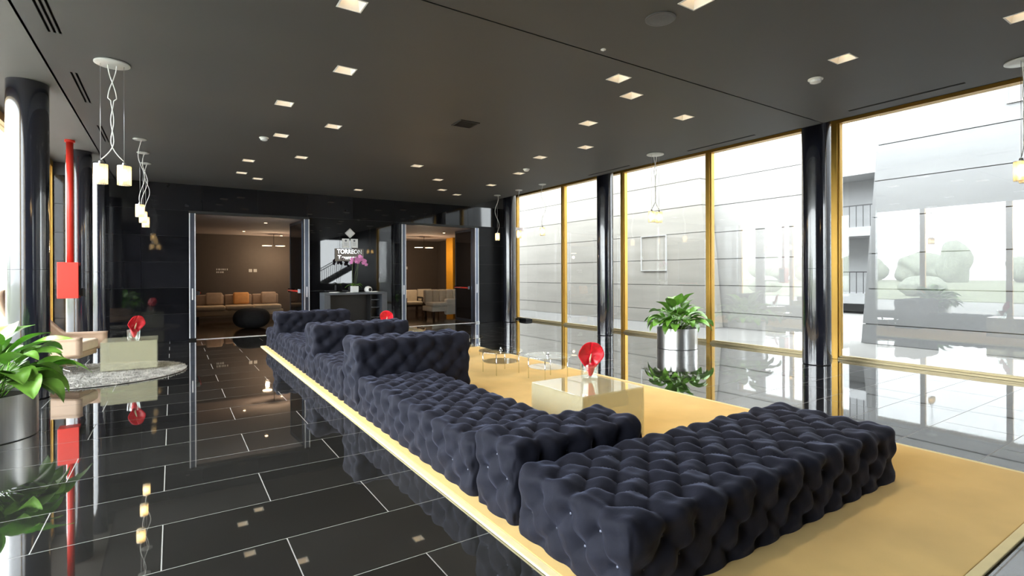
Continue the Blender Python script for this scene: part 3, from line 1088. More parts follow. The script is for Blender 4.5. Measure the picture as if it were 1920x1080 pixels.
def armchair(label, x, y, rz):
    t = thing('lounge_armchair', label, 'armchair', (x, y, 0), rz)
    # shell: U in plan, open towards local +x
    n, m = 40, 8
    pts = []
    for i in range(n + 1):
        s_ = -1 + 2 * i / n
        a = abs(s_)
        if a > 0.45:
            xx = -0.30 + (a - 0.45) / 0.55 * 0.78
            yy = (0.43 + 0.05 * (a - 0.45)) * (1 if s_ > 0 else -1)
        else:
            th = s_ / 0.45 * PI / 2
            xx = -0.30 - 0.20 * math.cos(th)
            yy = 0.43 * math.sin(th)
        hi = 0.545 + 0.72 * max(0, 1 - (a / 0.60) ** 2.4) ** 1.4 if a < 0.60 else 0.545
        lo = 0.20 + 0.08 * max(0, (a - 0.5) / 0.5)
        pts.append((xx, yy, lo, hi, a))
    vs, fs = [], []
    for side in (0, 1):
        for i, (xx, yy, lo, hi, a) in enumerate(pts):
            i0, i1 = max(0, i - 1), min(n, i + 1)
            tx, ty = pts[i1][0] - pts[i0][0], pts[i1][1] - pts[i0][1]
            l_ = math.hypot(tx, ty)
            nx_, ny_ = -ty / l_, tx / l_
            off = 0.075 * side
            for j in range(m + 1):
                z = lo + (hi - lo) * j / m
                flare = 0.10 * ((z - 0.22) / 0.4)
                k = flare * (1 if a > 0.3 else 1)
                rnd = 0.02 * (j == m) * (1 if side else -1)
                vs.append((xx - nx_ * 0 + (nx_) * (off + rnd) - (0.18 * max(0, z - 0.6)), yy + ny_ * (off + rnd) + (0.05 * flare * (1 if yy > 0 else -1)), z))
    q = (n + 1) * (m + 1)
    for i in range(n):
        for j in range(m):
            a_ = i * (m + 1) + j
            fs.append((a_, a_ + m + 1, a_ + m + 2, a_ + 1))
            fs.append((q + a_, q + a_ + 1, q + a_ + m + 2, q + a_ + m + 1))
        for j in (0, m):
            a_ = i * (m + 1) + j
            fs.append((a_, a_ + m + 1, q + a_ + m + 1, q + a_))
    for i in (0, n):
        for j in range(m):
            a_ = i * (m + 1) + j
            fs.append((a_, a_ + 1, q + a_ + 1, q + a_))
    MB().add(vs, fs, True).build('shell', LEATHER, t)
    MB().box(-0.36, 0.42, -0.335, 0.335, 0.30, 0.46, 0.04).build('seat_cushion', LEATHER2, t)
    bk = MB().box(-0.05, 0.05, -0.30, 0.30, 0, 0.5, 0.04).build('back_cushion', LEATHER2, t, (-0.35, 0, 0.46))
    bk.rotation_euler = (0, math.radians(-14), 0)
    MB().box(-0.34, 0.40, -0.33, 0.33, 0.21, 0.30, 0.02).build('seat_base', LEATHER, t)
    MB().tube([(0, 0, 0.03), (0, 0, 0.22)], 0.03, 14).build('swivel_post', CHROME, t)
    for k in range(4):
        a = PI / 4 + k * PI / 2
        MB().tube([(0, 0, 0.05), (0.18 * math.cos(a), 0.18 * math.sin(a), 0.035), (0.36 * math.cos(a), 0.36 * math.sin(a), 0.015)], 0.016, 8).build('foot', CHROME, t)
    return t


armchair('beige leather lounge armchair with low flared arms, facing the pale cube table', -1.50, 10.66, math.radians(-13))
for o in COL.objects:
    if o.get('category') == 'armchair':
        o.location.z = 0.047

# ------------------------------------------------------------------ pendants


def wavy(p0, p1, amp, waves, ph, n=36, axis=(1, 0, 0), amp2=None):
    p0, p1 = Vector(p0), Vector(p1)
    ax = Vector(axis)
    ay = Vector((-ax.y, ax.x, 0))
    out = []
    for i in range(n + 1):
        t_ = i / n
        e = math.sin(PI * t_) ** 0.7
        out.append(p0.lerp(p1, t_) + ax * amp * e * math.sin(2 * PI * waves * t_ + ph) + ay * (amp2 or amp * 0.5) * e * math.cos(2 * PI * waves * t_ + ph))
    return out


WIRE = mat('steel_wire', (0.45, 0.45, 0.45), rough=0.3, metal=0.8, var=0.05)
CORD = mat('white_cord', (0.8, 0.79, 0.76), rough=0.5, var=0.03)


def lamp_head(t, x, y, zt):
    """glass shade hanging with its top at local height zt"""
    s_ = MB()
    n = 28
    r, hgt = 0.060, 0.19
    prof = [(r, 0.0), (r, -hgt), (r - 0.005, -hgt), (r - 0.005, -0.004)]
    s_.lathe(prof, (x, y, zt), n)
    sh = s_.build('lamp_shade', FROST, t)
    MB().lathe([(0.015, zt + 0.035), (0.02, zt + 0.01), (r * 0.98, zt + 0.004), (r * 0.98, zt - 0.002), (0.0, zt - 0.002)], (x, y, 0), 24).build('shade_cap', STEEL, t)
    b = MB().lathe([(0.012, -0.03), (0.02, -0.05), (0.034, -0.09), (0.034, -0.11), (0.02, -0.14), (0.0, -0.15)], (x, y, zt), 16).build('bulb', BULB, t)
    return sh


def pendant(name, label, x, y, heads, group, seed):
    t = thing(name, label, 'pendant lamp', (x, y, ZC), group=group)
    rn = random.Random(seed)
    if heads == 2:
        R_ = 0.15
        MB().lathe([(R_ - 0.01, 0.0), (R_, -0.004), (R_, -0.014), (R_ - 0.012, -0.02), (0, -0.022)], n=40).build('canopy', SILVER, t)
        ax = (1.0, 0.0, 0)
        for s in (-1, 1):
            hx, hy = 0.095 * s * ax[0], 0.095 * s * ax[1]
            zt = -1.03
            MB().tube([(hx, hy, -0.02), (hx, hy, zt + 0.03)], 0.0022, 6).build('wire', WIRE, t)
            pts = []
            for i in range(41):
                u = i / 40
                z = -0.02 + u * (zt + 0.03 + 0.02 + 0.02)
                k = 0.035 * s * math.cos(PI * 1.0 * u / 0.36) if u < 0.36 else 0.012 * s * math.cos(PI + (u - 0.36) / 0.44 * 2 * PI) if u < 0.8 else None
                if k is None:
                    w_ = (u - 0.8) / 0.2
                    k = (-0.012 * s) * (1 - w_) * 0 + s * (-0.012 + (0.092 + 0.012) * (w_ ** 1.8))
                    z = z - 0.0
                pts.append((k * ax[0], k * ax[1], z))
            MB().tube(pts, 0.005, 8).build('cord', CORD, t)
            lamp_head(t, hx, hy, zt)
    else:
        MB().lathe([(0.085, 0.0), (0.092, -0.004), (0.092, -0.012), (0.08, -0.018), (0, -0.02)], n=32).build('canopy', SILVER, t)
        zt = -1.03
        MB().tube([(0, 0, -0.02), (0, 0, zt + 0.03)], 0.002, 6).build('wire', WIRE, t)
        pts = wavy((0.02, 0, -0.02), (0.0, 0.0, zt + 0.03), rn.uniform(0.05, 0.075), rn.uniform(1.0, 1.3), rn.uniform(2, 4), axis=(rt0.x, rt0.y, 0))
        MB().tube(pts, 0.0045, 8).build('cord', CORD, t)
        lamp_head(t, 0, 0, zt)
    return t


pendant('double_pendant_lamp', 'two-shade glass pendant hanging above the plant beside the black column', -0.50, 6.57, 2, 'two-shade glass pendants', 1)
pendant('double_pendant_lamp', 'two-shade glass pendant hanging in front of the steel planter windows', 7.22, 6.36, 2, 'two-shade glass pendants', 2)
pendant('double_pendant_lamp', 'two-shade glass pendant hanging beside the widest gold-framed window', 7.20, 1.56, 2, 'two-shade glass pendants', 5)
for i, yy in enumerate((9.98, 11.05, 12.06)):
    pendant('pendant_lamp', 'single-shade glass pendant in the row of three above the round grey rug', -0.42, yy, 1, 'single pendants above the round rug', 10 + i)
for i, yy in enumerate((9.9, 10.9, 11.94)):
    pendant('pendant_lamp', 'single-shade glass pendant in the row of three along the farthest gold-framed windows', 7.34, yy, 1, 'single pendants along the far windows', 20 + i)

# ------------------------------------------------------------------ ceiling fittings


def detector(x, y, label, r=0.055):
    t = thing('smoke_detector', label, 'smoke detector', (x, y, ZC))
    MB().lathe([(r * 1.25, 0), (r * 1.25, -0.012), (r, -0.018)], n=28).build('base', WHITE, t)
    MB().lathe([(r, -0.016), (r * 0.9, -0.04), (r * 0.4, -0.052), (0, -0.054)], n=24).build('head', PORC, t)


detector(5.929, 2.954, 'white smoke detector beside the downlight near the widest window', 0.06)
detector(1.198, 8.86, 'white smoke detector beside the downlight above the walkway')
detector(6.024, 8.668, 'white smoke detector beside the downlights near the far windows')
t = thing('ceiling_speaker', 'round grey ceiling loudspeaker beside a downlight', 'speaker', (3.43, 2.96, ZC))
MB().lathe([(0.125, 0), (0.125, -0.006), (0.11, -0.01)], n=40).build('rim', SPK, t)
MB().lathe([(0.11, -0.008), (0.06, -0.014), (0, -0.016)], n=40).build('grille', SPK, t)
t = thing('sprinkler_head', 'tiny white sprinkler cover next to the ceiling joint', 'sprinkler', (3.44, 3.66, ZC))
MB().lathe([(0.025, 0), (0.025, -0.006), (0.0, -0.008)], n=16).build('cover', WHITE, t)
MB().lathe([(0.008, -0.006), (0.008, -0.016), (0, -0.018)], n=10).build('bulb', PORC, t)
t = thing('ceiling_vent', 'dark square air grille in the middle of the ceiling', 'air vent', (3.487, 6.523, ZC))
fr = MB()
for a, b, c, d in ((-0.15, 0.15, -0.15, -0.13), (-0.15, 0.15, 0.13, 0.15), (-0.15, -0.13, -0.13, 0.13), (0.13, 0.15, -0.13, 0.13)):
    fr.box(a, b, c, d, -0.012, 0)
fr.build('frame', DARK, t)
MB().box(-0.13, 0.13, -0.13, 0.13, -0.002, 0).build('backing', SLOT, t)
for k in range(6):
    MB().box(-0.13, 0.13, -0.115 + k * 0.042, -0.10 + k * 0.042, -0.010, -0.002).build('slat', DARK, t)

# ------------------------------------------------------------------ reception console and what is on it
DZ = 1.075
t = thing('console_desk', 'dark grey console desk against the black glass panel', 'desk', (3.95, 13.55, 0))
MB().box(-0.80, 0.80, -0.25, 0.25, DZ - 0.055, DZ, 0.003).build('desk_top', DESK, t)
for s in (-1, 1):
    MB().box(0.73 * s - 0.07, 0.73 * s + 0.07, -0.25, 0.25, 0.0, DZ - 0.056, 0.003).build('leg', DESK, t)
MB().box(-0.655, 0.655, 0.18, 0.21, 0.12, DZ - 0.058).build('modesty_panel', DARK, t)
for k, z in enumerate((0.40, 0.66, 0.86)):
    MB().box(0.42, 0.655, -0.12, 0.178, z, z + 0.018).build('shelf', DESK, t)
MB().box(0.40, 0.42, -0.12, 0.178, 0.12, DZ - 0.058).build('shelf_side', DARK, t)
for (xx, yy, w, l, lab, n) in ((3.42, 13.52, 0.21, 0.14, 'white brochures fanned on the end of the console nearest the shaggy rug', 3), (3.80, 13.40, 0.16, 0.11, 'white leaflets in front of the orchid pot', 2), (4.42, 13.45, 0.17, 0.12, 'white leaflets beside the rounded white case', 3)):
    for k in range(n):
        o = MB().box(-w / 2, w / 2, -l / 2, l / 2, 0, 0.005).build('leaflet', PAPER)
        o.location = (xx + 0.02 * k, yy + 0.01 * k, DZ + 0.0055 * k + 0.0005)
        o.rotation_euler = (0, 0, 0.2 * k - 0.2)
        tag(o, lab, 'leaflet', lab)
t = thing('orchid_pot', 'square white ceramic pot on the console desk', 'flower pot', (3.97, 13.58, DZ))
pv_ = MB().box(-0.085, 0.085, -0.085, 0.085, 0, 0.16, 0.004).build('pot', PORC, t)
MB().box(-0.075, 0.075, -0.075, 0.075, 0.16, 0.165).build('moss', STEM, t)
orc = thing('orchid', 'pink orchid sprays standing in the square white pot', 'orchid', (3.97, 13.58, DZ + 0.165))
rn = random.Random(5)
stems = [[(-0.03, 0, 0), (-0.06, 0, 0.28), (-0.05, -0.02, 0.55), (0.02, -0.05, 0.72), (0.14, -0.08, 0.76)],
         [(0.03, 0, 0), (0.08, 0, 0.3), (0.10, 0.01, 0.55), (0.04, -0.03, 0.68), (-0.10, -0.06, 0.70)],
         [(0.0, 0, 0), (0.02, 0, 0.3), (0.10, 0.01, 0.60), (0.20, -0.02, 0.70), (0.28, -0.05, 0.64)]]
petal = None
for st in stems:
    pts = []
    P_ = [Vector(p) for p in st]
    for i in range(len(P_) - 1):
        for k in range(5):
            pts.append(P_[i].lerp(P_[i + 1], k / 5))
    pts.append(P_[-1])
    MB().tube(pts, 0.004, 6).build('stem', STEM, orc)
    for k in range(6):
        c = P_[3].lerp(P_[4], k / 5.0) + Vector((rn.uniform(-0.05, 0.05), rn.uniform(-0.06, 0.0), rn.uniform(-0.10, 0.02)))
        fv = MB()
        for p in range(5):
            a = 2 * PI * p / 5 + 0.3
            ca, sa = math.cos(a), math.sin(a)
            q = []
            for (rr_, ww, yy) in ((0.004, 0.006, 0), (0.022, 0.020, -0.006), (0.040, 0.018, -0.004), (0.052, 0.004, 0.004)):
                q.append((ca * rr_ - sa * ww, yy, sa * rr_ + ca * ww))
                q.append((ca * rr_ + sa * ww, yy, sa * rr_ - ca * ww))
            fv.add(q, [(0, 1, 3, 2), (2, 3, 5, 4), (4, 5, 7, 6)], True)
        fv.lathe([(0.009, 0.0), (0.008, -0.012), (0.0, -0.018)], n=8, axis='Y')
        o = fv.build('blossom', PINK, orc, c)
        o.rotation_euler = (rn.uniform(-0.4, 0.4), 0, rn.uniform(-0.5, 0.3))
for k in range(5):
    mb = leaf(rn, (0, 0, 0), k * 1.25 + 0.3, 0.02, 0.02, 0.24, 0.035, 1.2)
    mb.build('leaf', LEAFM, orc)
t = thing('white_case', 'rounded white case with a dark opening on the console desk', 'case', (4.34, 13.60, DZ))
MB().lathe([(0.075, 0.0), (0.10, 0.03), (0.10, 0.08), (0.075, 0.13), (0.03, 0.15), (0.0, 0.152)], n=28).build('shell', PORC, t)
MB().lathe([(0.045, 0.0), (0.04, -0.02), (0, -0.022)], (0.02, -0.085, 0.06), 18, 'Y').build('opening', DARK, t)

# ------------------------------------------------------------------ sign and plaques on the glass panel
t = thing('wall_sign', 'smoked plate with white lettering above the console desk', 'sign', (4.06, YF - 0.004, 2.07))
MB().box(-0.385, 0.385, -0.03, -0.018, -0.17, 0.17).build('plate', SIGNP, t)
for s in (-1, 1):
    MB().tube([(0.3 * s, -0.018, 0.12), (0.3 * s, 0.0, 0.12)], 0.012, 10).build('standoff', CHROME, t)


def text(s_, size, m, parent, loc, extr=0.004, name='lettering'):
    c = bpy.data.curves.new(name, 'FONT')
    c.body = s_
    c.size = size
    c.extrude = extr
    c.align_x = 'LEFT'
    tmp = bpy.data.objects.new('tmp_text', c)
    COL.objects.link(tmp)
    dg = bpy.context.evaluated_depsgraph_get()
    me = bpy.data.meshes.new_from_object(tmp.evaluated_get(dg))
    bpy.data.objects.remove(tmp)
    me.materials.clear()
    me.materials.append(m)
    o = bpy.data.objects.new(name, me)
    COL.objects.link(o)
    o.parent = parent
    o.location = loc
    o.rotation_euler = (PI / 2, 0, 0)
    return o


o = text('TORREON', 0.165, CHROME, t, (-0.335, -0.035, 0.035))
o.scale = (0.86, 1, 1)
o = text('Towers', 0.165, CHROME, t, (-0.325, -0.035, -0.125))
for (xx, lab) in ((3.965, 'upright silver award plaque beside its twin, above the lettered sign'), (4.195, 'upright silver award plaque beside its twin, above the lettered sign')):
    p_ = thing('award_plaque', lab, 'plaque', (xx, YF - 0.004, 2.39), group='pair of silver plaques')
    MB().box(-0.098, 0.098, -0.016, 0.0, -0.125, 0.125, 0.003).build('plate', SILVER, p_)
    MB().lathe([(0.028, 0.0), (0.026, -0.003), (0, -0.004)], (0, -0.016, 0.07), 16, 'Y').build('emblem', DESK, p_)
    for z in (0.01, -0.02, -0.05):
        MB().box(-0.045, 0.045, -0.018, -0.016, z - 0.004, z + 0.004).build('engraved_line', ALU, p_)
p_ = thing('diamond_plaque', 'silver diamond-shaped plaque above the pair of plaques', 'plaque', (4.08, YF - 0.004, 2.665))
b_ = MB().box(-0.10, 0.10, -0.016, 0.0, -0.10, 0.10, 0.015).build('plate', SILVER, p_)
b_.rotation_euler = (0, PI / 4, 0)
b2_ = MB().box(-0.075, 0.075, -0.019, -0.016, -0.075, 0.075).build('face', SILVER, p_)
b2_.rotation_euler = (0, PI / 4, 0)

# ------------------------------------------------------------------ small floor things
t = thing('floor_socket', 'low black box on the floor at the foot of the farthest gold-framed window', 'socket box', (9.72, 14.05, 0))
MB().box(-0.13, 0.12, -0.20, 0.20, 0, 0.075, 0.006).build('body', DARK, t)
MB().box(-0.10, 0.09, -0.15, 0.15, 0.075, 0.085, 0.003).build('lid', SLOT, t)
t = thing('door_wedge', 'small pale door wedge at the foot of the doorway jamb', 'door wedge', (5.68, 14.05, 0))
MB().prism([(-0.09, 0.0), (0.11, 0.0), (-0.09, 0.05)], -0.04, 0.04).build('wedge', PORC, t)
MB().box(-0.088, 0.10, -0.041, 0.041, 0.0, 0.004).build('rubber_foot', DARK, t)

# ------------------------------------------------------------------ lounge furniture
t = thing('lounge_sofa', 'long tan sofa against the taupe wall, seen through the doorway by the round rug', 'sofa', (1.95, 20.35, 0))
MB().box(-1.35, 1.35, -0.45, 0.45, 0.16, 0.34, 0.03).build('base', CREAM, t)
for k in range(3):
    MB().box(-1.30 + k * 0.87, -0.45 + k * 0.87, -0.48, 0.30, 0.34, 0.50, 0.05).build('seat_cushion', CREAM, t)
    MB().box(-1.30 + k * 0.87, -0.45 + k * 0.87, 0.22, 0.45, 0.50, 0.86, 0.05).build('back_cushion', CUSH, t)
for s in (-1, 1):
    if s < 0:
        MB().box(-1.55, -1.32, -0.45, 0.45, 0.16, 0.66, 0.05).build('arm', CREAM, t)
for a in (-1.25, 1.25):
    for b in (-0.38, 0.38):
        MB().box(a - 0.03, a + 0.03, b - 0.03, b + 0.03, 0, 0.16).build('leg', WOODD, t)
for k, (xx, m_, lab) in enumerate(((1.20, CUSH, 'tan cushion at the arm end of the lounge sofa'), (2.02, CUSHO, 'orange cushion in the middle of the lounge sofa'), (2.90, CUSH, 'tan cushion at the open end of the lounge sofa'))):
    o = MB().box(-0.25, 0.25, -0.07, 0.07, 0, 0.42, 0.06).build('cushion', m_)
    o.location = (xx, 20.42, 0.52)
    o.rotation_euler = (math.radians(-14), 0, 0)
    tag(o, lab, 'cushion')
t = thing('knit_pouf', 'round black knitted pouf in the lounge in front of the tan sofa', 'pouf', (1.92, 16.7, 0))
vs, fs = [], []
n, m = 48, 16
for i in range(m + 1):
    th = PI * i / m
    for k in range(n):
        a = 2 * PI * k / n
        r_ = 0.49 * (math.sin(th) ** 0.6) * (1 - 0.03 * abs(math.sin(6 * a)))
        vs.append((r_ * math.cos(a), r_ * math.sin(a), 0.29 - 0.29 * math.cos(th)))
for i in range(m):
    for k in range(n):
        fs.append((i * n + k, i * n + (k + 1) % n, (i + 1) * n + (k + 1) % n, (i + 1) * n + k))
MB().add(vs, fs, True).build('body', POUF, t)
MB().lathe([(0.06, 0.574), (0.05, 0.588), (0, 0.592)], n=16).build('top_button', DARK, t)
# cream settee seen through the second doorway
t = thing('cream_settee', 'cream upholstered settee seen through the doorway by the glazed side', 'sofa', (8.35, 17.2, 0))
MB().box(-0.75, 0.75, -0.45, 0.40, 0.22, 0.40, 0.03).build('base', CREAM2, t)
MB().box(-0.72, 0.45, -0.48, 0.22, 0.40, 0.54, 0.05).build('seat_cushion', CREAM2, t)
for k in range(5):
    MB().box(-0.72 + k * 0.28, -0.45 + k * 0.28, 0.16, 0.40, 0.50, 0.98, 0.05).build('back_channel', CREAM2, t)
MB().box(-0.20, 0.75, -0.47, -0.25, 0.10, 0.66, 0.05).build('arm', CREAM2, t)
for a in (-0.65, 0.65):
    for b in (-0.38, 0.32):
        MB().box(a - 0.03, a + 0.03, b - 0.03, b + 0.03, 0, 0.22).build('leg', WOODD, t)
t = thing('wooden_armchair', 'low cream armchair with dark wooden arms in the lounge', 'armchair', (7.9, 19.3, 0))
MB().box(-0.32, 0.32, -0.34, 0.30, 0.34, 0.48, 0.04).build('seat_cushion', CREAM2, t)
MB().box(-0.32, 0.32, 0.22, 0.34, 0.46, 0.92, 0.04).build('back_cushion', CREAM2, t)
for s in (-1, 1):
    MB().box(0.36 * s - 0.025, 0.36 * s + 0.025, -0.36, 0.34, 0.58, 0.62, 0.008).build('arm', WOODD, t)
    for b in (-0.33, 0.30):
        MB().box(0.36 * s - 0.02, 0.36 * s + 0.02, b - 0.02, b + 0.02, 0, 0.58).build('leg', WOODD, t)
MB().box(-0.34, 0.34, -0.34, 0.32, 0.28, 0.335).build('frame', WOODD, t)
t2 = copy_tree(t)
t2.location = (8.9, 20.1, 0)
t2['label'] = 'low cream armchair with dark wooden arms behind the cream settee'


def switch_pair(x, z, lab):
    for k in range(2):
        o = thing('switch_plate', lab, 'switch', (x + 0.16 * k, LY1, z), group=lab)
        MB().box(-0.055, 0.055, -0.012, 0, -0.055, 0.055, 0.003).build('plate', WHITE, o)
        MB().box(-0.03, 0.03, -0.018, -0.012, -0.035, 0.035).build('rocker', PORC, o)


switch_pair(2.42, 1.70, 'square white switch plate on the taupe wall above the tan sofa')
switch_pair(8.35, 1.82, 'square white switch plate on the taupe wall beside the ochre pillar')
t = thing('wall_lettering', 'tiny white raised marks in two rows on the taupe wall', 'sign', (1.32, LY1, 1.74))
for r_, row in enumerate(((0.0, 0.06, 0.10, 0.16, 0.21, 0.26, 0.33), (0.0, 0.05, 0.11, 0.16, 0.20))):
    for xx in row:
        MB().box(xx, xx + 0.033, -0.008, 0, -0.10 * r_ - 0.03, -0.10 * r_ + 0.03).build('raised_mark', WHITE, t)


def disc_lamp(x, y, lab):
    t = thing('disc_pendant_lamp', lab, 'pendant lamp', (x, y, LZ), group=None)
    MB().tube([(0, 0, 0), (0, 0, -0.42)], 0.008, 8).build('stem', DARK, t)
    for s in (-1, 1):
        MB().tube([(0, 0, -0.40), (0.2 * s, 0, -0.40)], 0.006, 8).build('branch', DARK, t)
        MB().lathe([(0.17, -0.42), (0.165, -0.405), (0.02, -0.385), (0, -0.384)], (0.22 * s, 0, 0), 28).build('shade', DARK, t)
        MB().lathe([(0.0, -0.426), (0.155, -0.424), (0.155, -0.418)], (0.22 * s, 0, 0), 28).build('lamp_disc', WARMDISC, t)
        ld = bpy.data.lights.new('disc_glow', 'POINT')
        ld.energy = 20
        ld.color = (1.0, 0.74, 0.48)
        ld.shadow_soft_size = 0.06
        lo = bpy.data.objects.new('disc_glow', ld)
        COL.objects.link(lo)
        lo.parent = t
        lo.location = (0.22 * s, 0, -0.62)


disc_lamp(3.05, 20.3, 'twin disc pendant lamp hanging over the end of the tan sofa')
disc_lamp(8.2, 18.8, 'twin disc pendant lamp hanging over the cream settee')


def ceiling_spot(x, y, e, lab):
    t = thing('spotlight', lab, 'light', (x, y, LZ), group='lounge ceiling spotlights')
    MB().lathe([(0.05, 0), (0.05, -0.010), (0.045, -0.012)], n=20).build('can', MAUVE, t)
    MB().lathe([(0.04, -0.013), (0.0, -0.0135)], n=20).build('lamp', WARMDISC, t)
    ld = bpy.data.lights.new('spot_beam', 'SPOT')
    ld.energy = e
    ld.color = (1.0, 0.72, 0.46)
    ld.spot_size = math.radians(100)
    ld.spot_blend = 1.0
    ld.shadow_soft_size = 0.05
    lo = bpy.data.objects.new('spot_beam', ld)
    COL.objects.link(lo)
    lo.parent = t
    lo.location = (0, 0, -0.1)


for (x, y) in ((2.0, 19.4), (0.6, 19.4), (3.4, 20.9), (8.0, 20.9), (8.0, 16.6), (2.2, 16.0)):
    ceiling_spot(x, y, 15, 'small round spotlight set in the lounge ceiling')

# ------------------------------------------------------------------ outside: concrete side
gr = MB().box(XR + 0.1, 60, -30, 60, -0.25, -0.05).build('ground_east', PAVE2)
tag(gr, 'paving coloured in a shaded tone between the glazing and the concrete walls', None, None, 'structure')
ZJ = [-0.05, 0.39, 1.175, 1.955, 2.75, 3.55, 4.33, 5.12, 5.92, 6.7]


def ext_wall(name, label, x, yl, yr, m, thick=0.5):
    """courses of long concrete panels; yl(z), yr(z) give the leaning ends"""
    w = thing(name, label, 'wall', (x, 0, 0))
    MB().prism([(yl(ZJ[0]) - 0.05, ZJ[0]), (yr(ZJ[0]) + 0.05, ZJ[0]), (yr(ZJ[-1]) + 0.05, ZJ[-1]), (yl(ZJ[-1]) - 0.05, ZJ[-1])], 0.03, thick - 0.03, 'YZ').build('core', JOINT, w)
    for i in range(len(ZJ) - 1):
        z0, z1 = ZJ[i] + 0.009, ZJ[i + 1] - 0.009
        ya, yb = yl((z0 + z1) / 2), yr((z0 + z1) / 2)
        npan = max(1, int(round(abs(ya - yb) / 3.6)))
        for k in range(npan):
            def ed(z, u):
                return yl(z) + (yr(z) - yl(z)) * u
            u0, u1 = k / npan, (k + 1) / npan
            g0 = 0.003 if k > 0 else 0
            g1 = 0.003 if k < npan - 1 else 0
            MB().prism([(ed(z0, u0) - g0, z0), (ed(z0, u1) + g1, z0), (ed(z1, u1) + g1, z1), (ed(z1, u0) - g0, z1)], 0.0, thick, 'YZ').build('panel', m, w)
    return w


ext_wall('concrete_wall', 'beige grey coursed concrete wall with a leaning edge outside the far windows', 13.0,
         lambda z: 30.0, lambda z: 9.53 + 0.093 * (z - 1.73), CONC)
ext_wall('sunlit_tone_wall', 'coursed concrete wall coloured in a sunlit tone outside, beyond the leaning concrete wall', 13.55, lambda z: 10.8, lambda z: 6.35, CONCW)
ext_wall('concrete_wall', 'blue grey coursed concrete wall with a leaning edge outside the widest window', 13.0,
         lambda z: 5.50 - 0.075 * z, lambda z: -12.0, CONCB)
# raised frames seen on the concrete
for (lab, x, y0, y1, z0, z1) in (('white rectangular frame fixed on the beige concrete wall', 12.99, 11.0, 12.05, 1.62, 2.75),
                                 ('white rectangular frame high on the blue grey concrete wall', 12.99, 0.6, 3.05, 4.66, 6.2)):
    w = thing('wall_frame', lab, 'frame', (x, 0, 0))
    for a, b, c, d in ((y0, y1, z0, z0 + 0.02), (y0, y1, z1 - 0.02, z1), (y0, y0 + 0.02, z0 + 0.02, z1 - 0.02), (y1 - 0.02, y1, z0 + 0.02, z1 - 0.02)):
        MB().box(-0.03, 0.01, a, b, c, d).build('frame_bar', FRAMEG, w)
# far balconies in the gap
t = thing('balcony_block', 'distant grey building edge with stacked balconies in the gap between the walls', 'building', (22.0, 9.3, 0))
for (z0, z1, lab) in ((5.3, 5.95, 0), (2.95, 3.3, 0), (0.35, 0.75, 0)):
    MB().box(0, 3.0, -3.0, 3.2, z0, z1).build('slab', CONCB, t)
MB().box(1.6, 3.0, -3.0, 3.2, -0.05, 5.3).build('back_wall', CONCB, t)
for zb in (3.3, 0.75):
    rl = MB().box(0.0, 0.04, -3.0, 3.2, zb + 0.80, zb + 0.84).build('handrail', DARK, t)
    for k in range(26):
        MB().box(0.01, 0.03, -2.95 + k * 0.24, -2.93 + k * 0.24, zb, zb + 0.8).build('baluster', DARK, rl)

# ------------------------------------------------------------------ outside: garden side
gw = MB().box(-120, XL - 0.1, -90, 110, -0.25, -0.05).build('ground_west', PAVE)
tag(gw, 'pale paving and forecourt on the garden side', None, None, 'structure')
tag(MB().box(-120, -16, -90, 110, -0.05, -0.01).build('lawn', GRASS), 'mown lawn beyond the forecourt', None, None, 'structure')


def blob(rn, r, sq, bumps):
    bm = bmesh.new()
    bmesh.ops.create_icosphere(bm, subdivisions=4, radius=1)
    ph = [(Vector((rn.uniform(-1, 1), rn.uniform(-1, 1), rn.uniform(-1, 1))).normalized(), rn.uniform(3, 9), rn.uniform(0, 6)) for _ in range(10)]
    for v in bm.verts:
        d = sum(math.sin(v.co.dot(a) * f + p) for a, f, p in ph) / 10
        v.co = v.co * (1 + bumps * d)
        v.co = Vector((v.co.x * r, v.co.y * r, v.co.z * r * sq))
    bm.verts.index_update()
    mb = MB().add([v.co[:] for v in bm.verts], [[v.index for v in f.verts] for f in bm.faces], False)
    bm.free()
    return mb


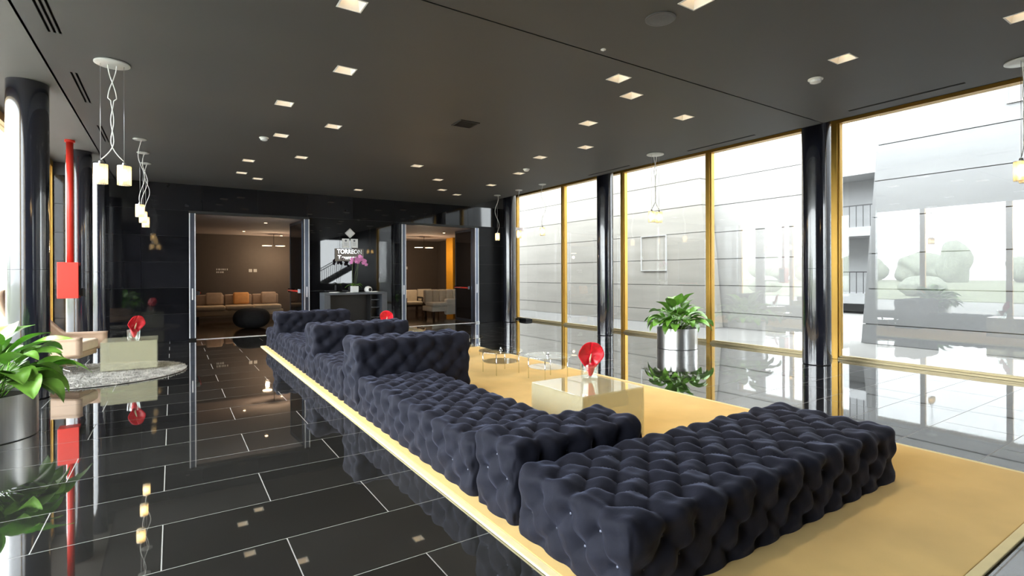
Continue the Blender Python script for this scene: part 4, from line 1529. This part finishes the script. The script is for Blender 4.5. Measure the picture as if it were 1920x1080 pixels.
rn = random.Random(9)
for i, (x, y, r, zc, sq) in enumerate(((-88, 14, 3.4, 2.2, 0.8), (-92, 22, 3.9, 2.3, 0.7), (-86, 31, 2.2, 3.2, 1.6), (-94, 38, 4.2, 2.3, 0.65), (-90, 47, 3.8, 2.2, 0.75), (-95, 57, 4.4, 2.5, 0.7), (-96, 68, 4.4, 2.5, 0.7))):
    t = thing('garden_tree', 'hazy rounded garden tree far beyond the forecourt', 'tree', (x, y, -0.05), group='trees beyond the forecourt')
    blob(rn, r, sq, 0.5).build('crown', TREE, t, (0, 0, zc))
    MB().tube([(0, 0, 0), (0.05, 0, zc)], 0.18, 8).build('trunk', BARK, t)
for i, (x, y) in enumerate(((-22, 14), (-23, 19), (-22, 25), (-23, 32))):
    t = thing('clipped_shrub', 'low clipped dome shrub along the forecourt edge', 'shrub', (x, y, -0.05), group='clipped shrubs along the forecourt')
    blob(rn, 1.3, 0.6, 0.15).build('foliage', TREE, t, (0, 0, 0.62))
    MB().tube([(0, 0, 0), (0, 0, 0.5)], 0.05, 6).build('stem', BARK, t)
# stair outside the end window, mirrored in the black glass panel
gs = MB().box(XL - 0.1, XR + 0.1, -40, YB - 0.21, -0.25, -0.05).build('ground_south', PAVE)
tag(gs, 'pale paving behind the end wall', None, None, 'structure')
t = thing('outdoor_stair', 'dark steel stair flight with railing outside the end window', 'stair', (0, -7.2, -0.05))
nst = 20
for k in range(nst):
    xx = 7.0 + k * 0.26
    MB().box(xx - 0.15, xx + 0.15, -0.6, 0.6, 0.16 * (k + 1) - 0.04, 0.16 * (k + 1)).build('tread', DARK, t)
for yy in (-0.62, 0.62):
    MB().prism([(6.8, 0.0), (6.8, 0.25), (7.0 + 20 * 0.26, 3.35), (7.0 + 20 * 0.26, 3.05)], yy - 0.02, yy + 0.02).build('stringer', DARK, t)
    rl = MB().tube([(6.8, yy, 1.1), (7.0 + 20 * 0.26, yy, 4.2)], 0.025, 8).build('handrail', DARK, t)
    for k in range(40):
        u = (k + 0.5) / 40
        xx = 6.8 + u * 5.4
        z = 0.15 + 3.1 * u
        MB().box(xx - 0.008, xx + 0.008, yy - 0.008, yy + 0.008, z, z + 0.95).build('baluster', DARK, rl)
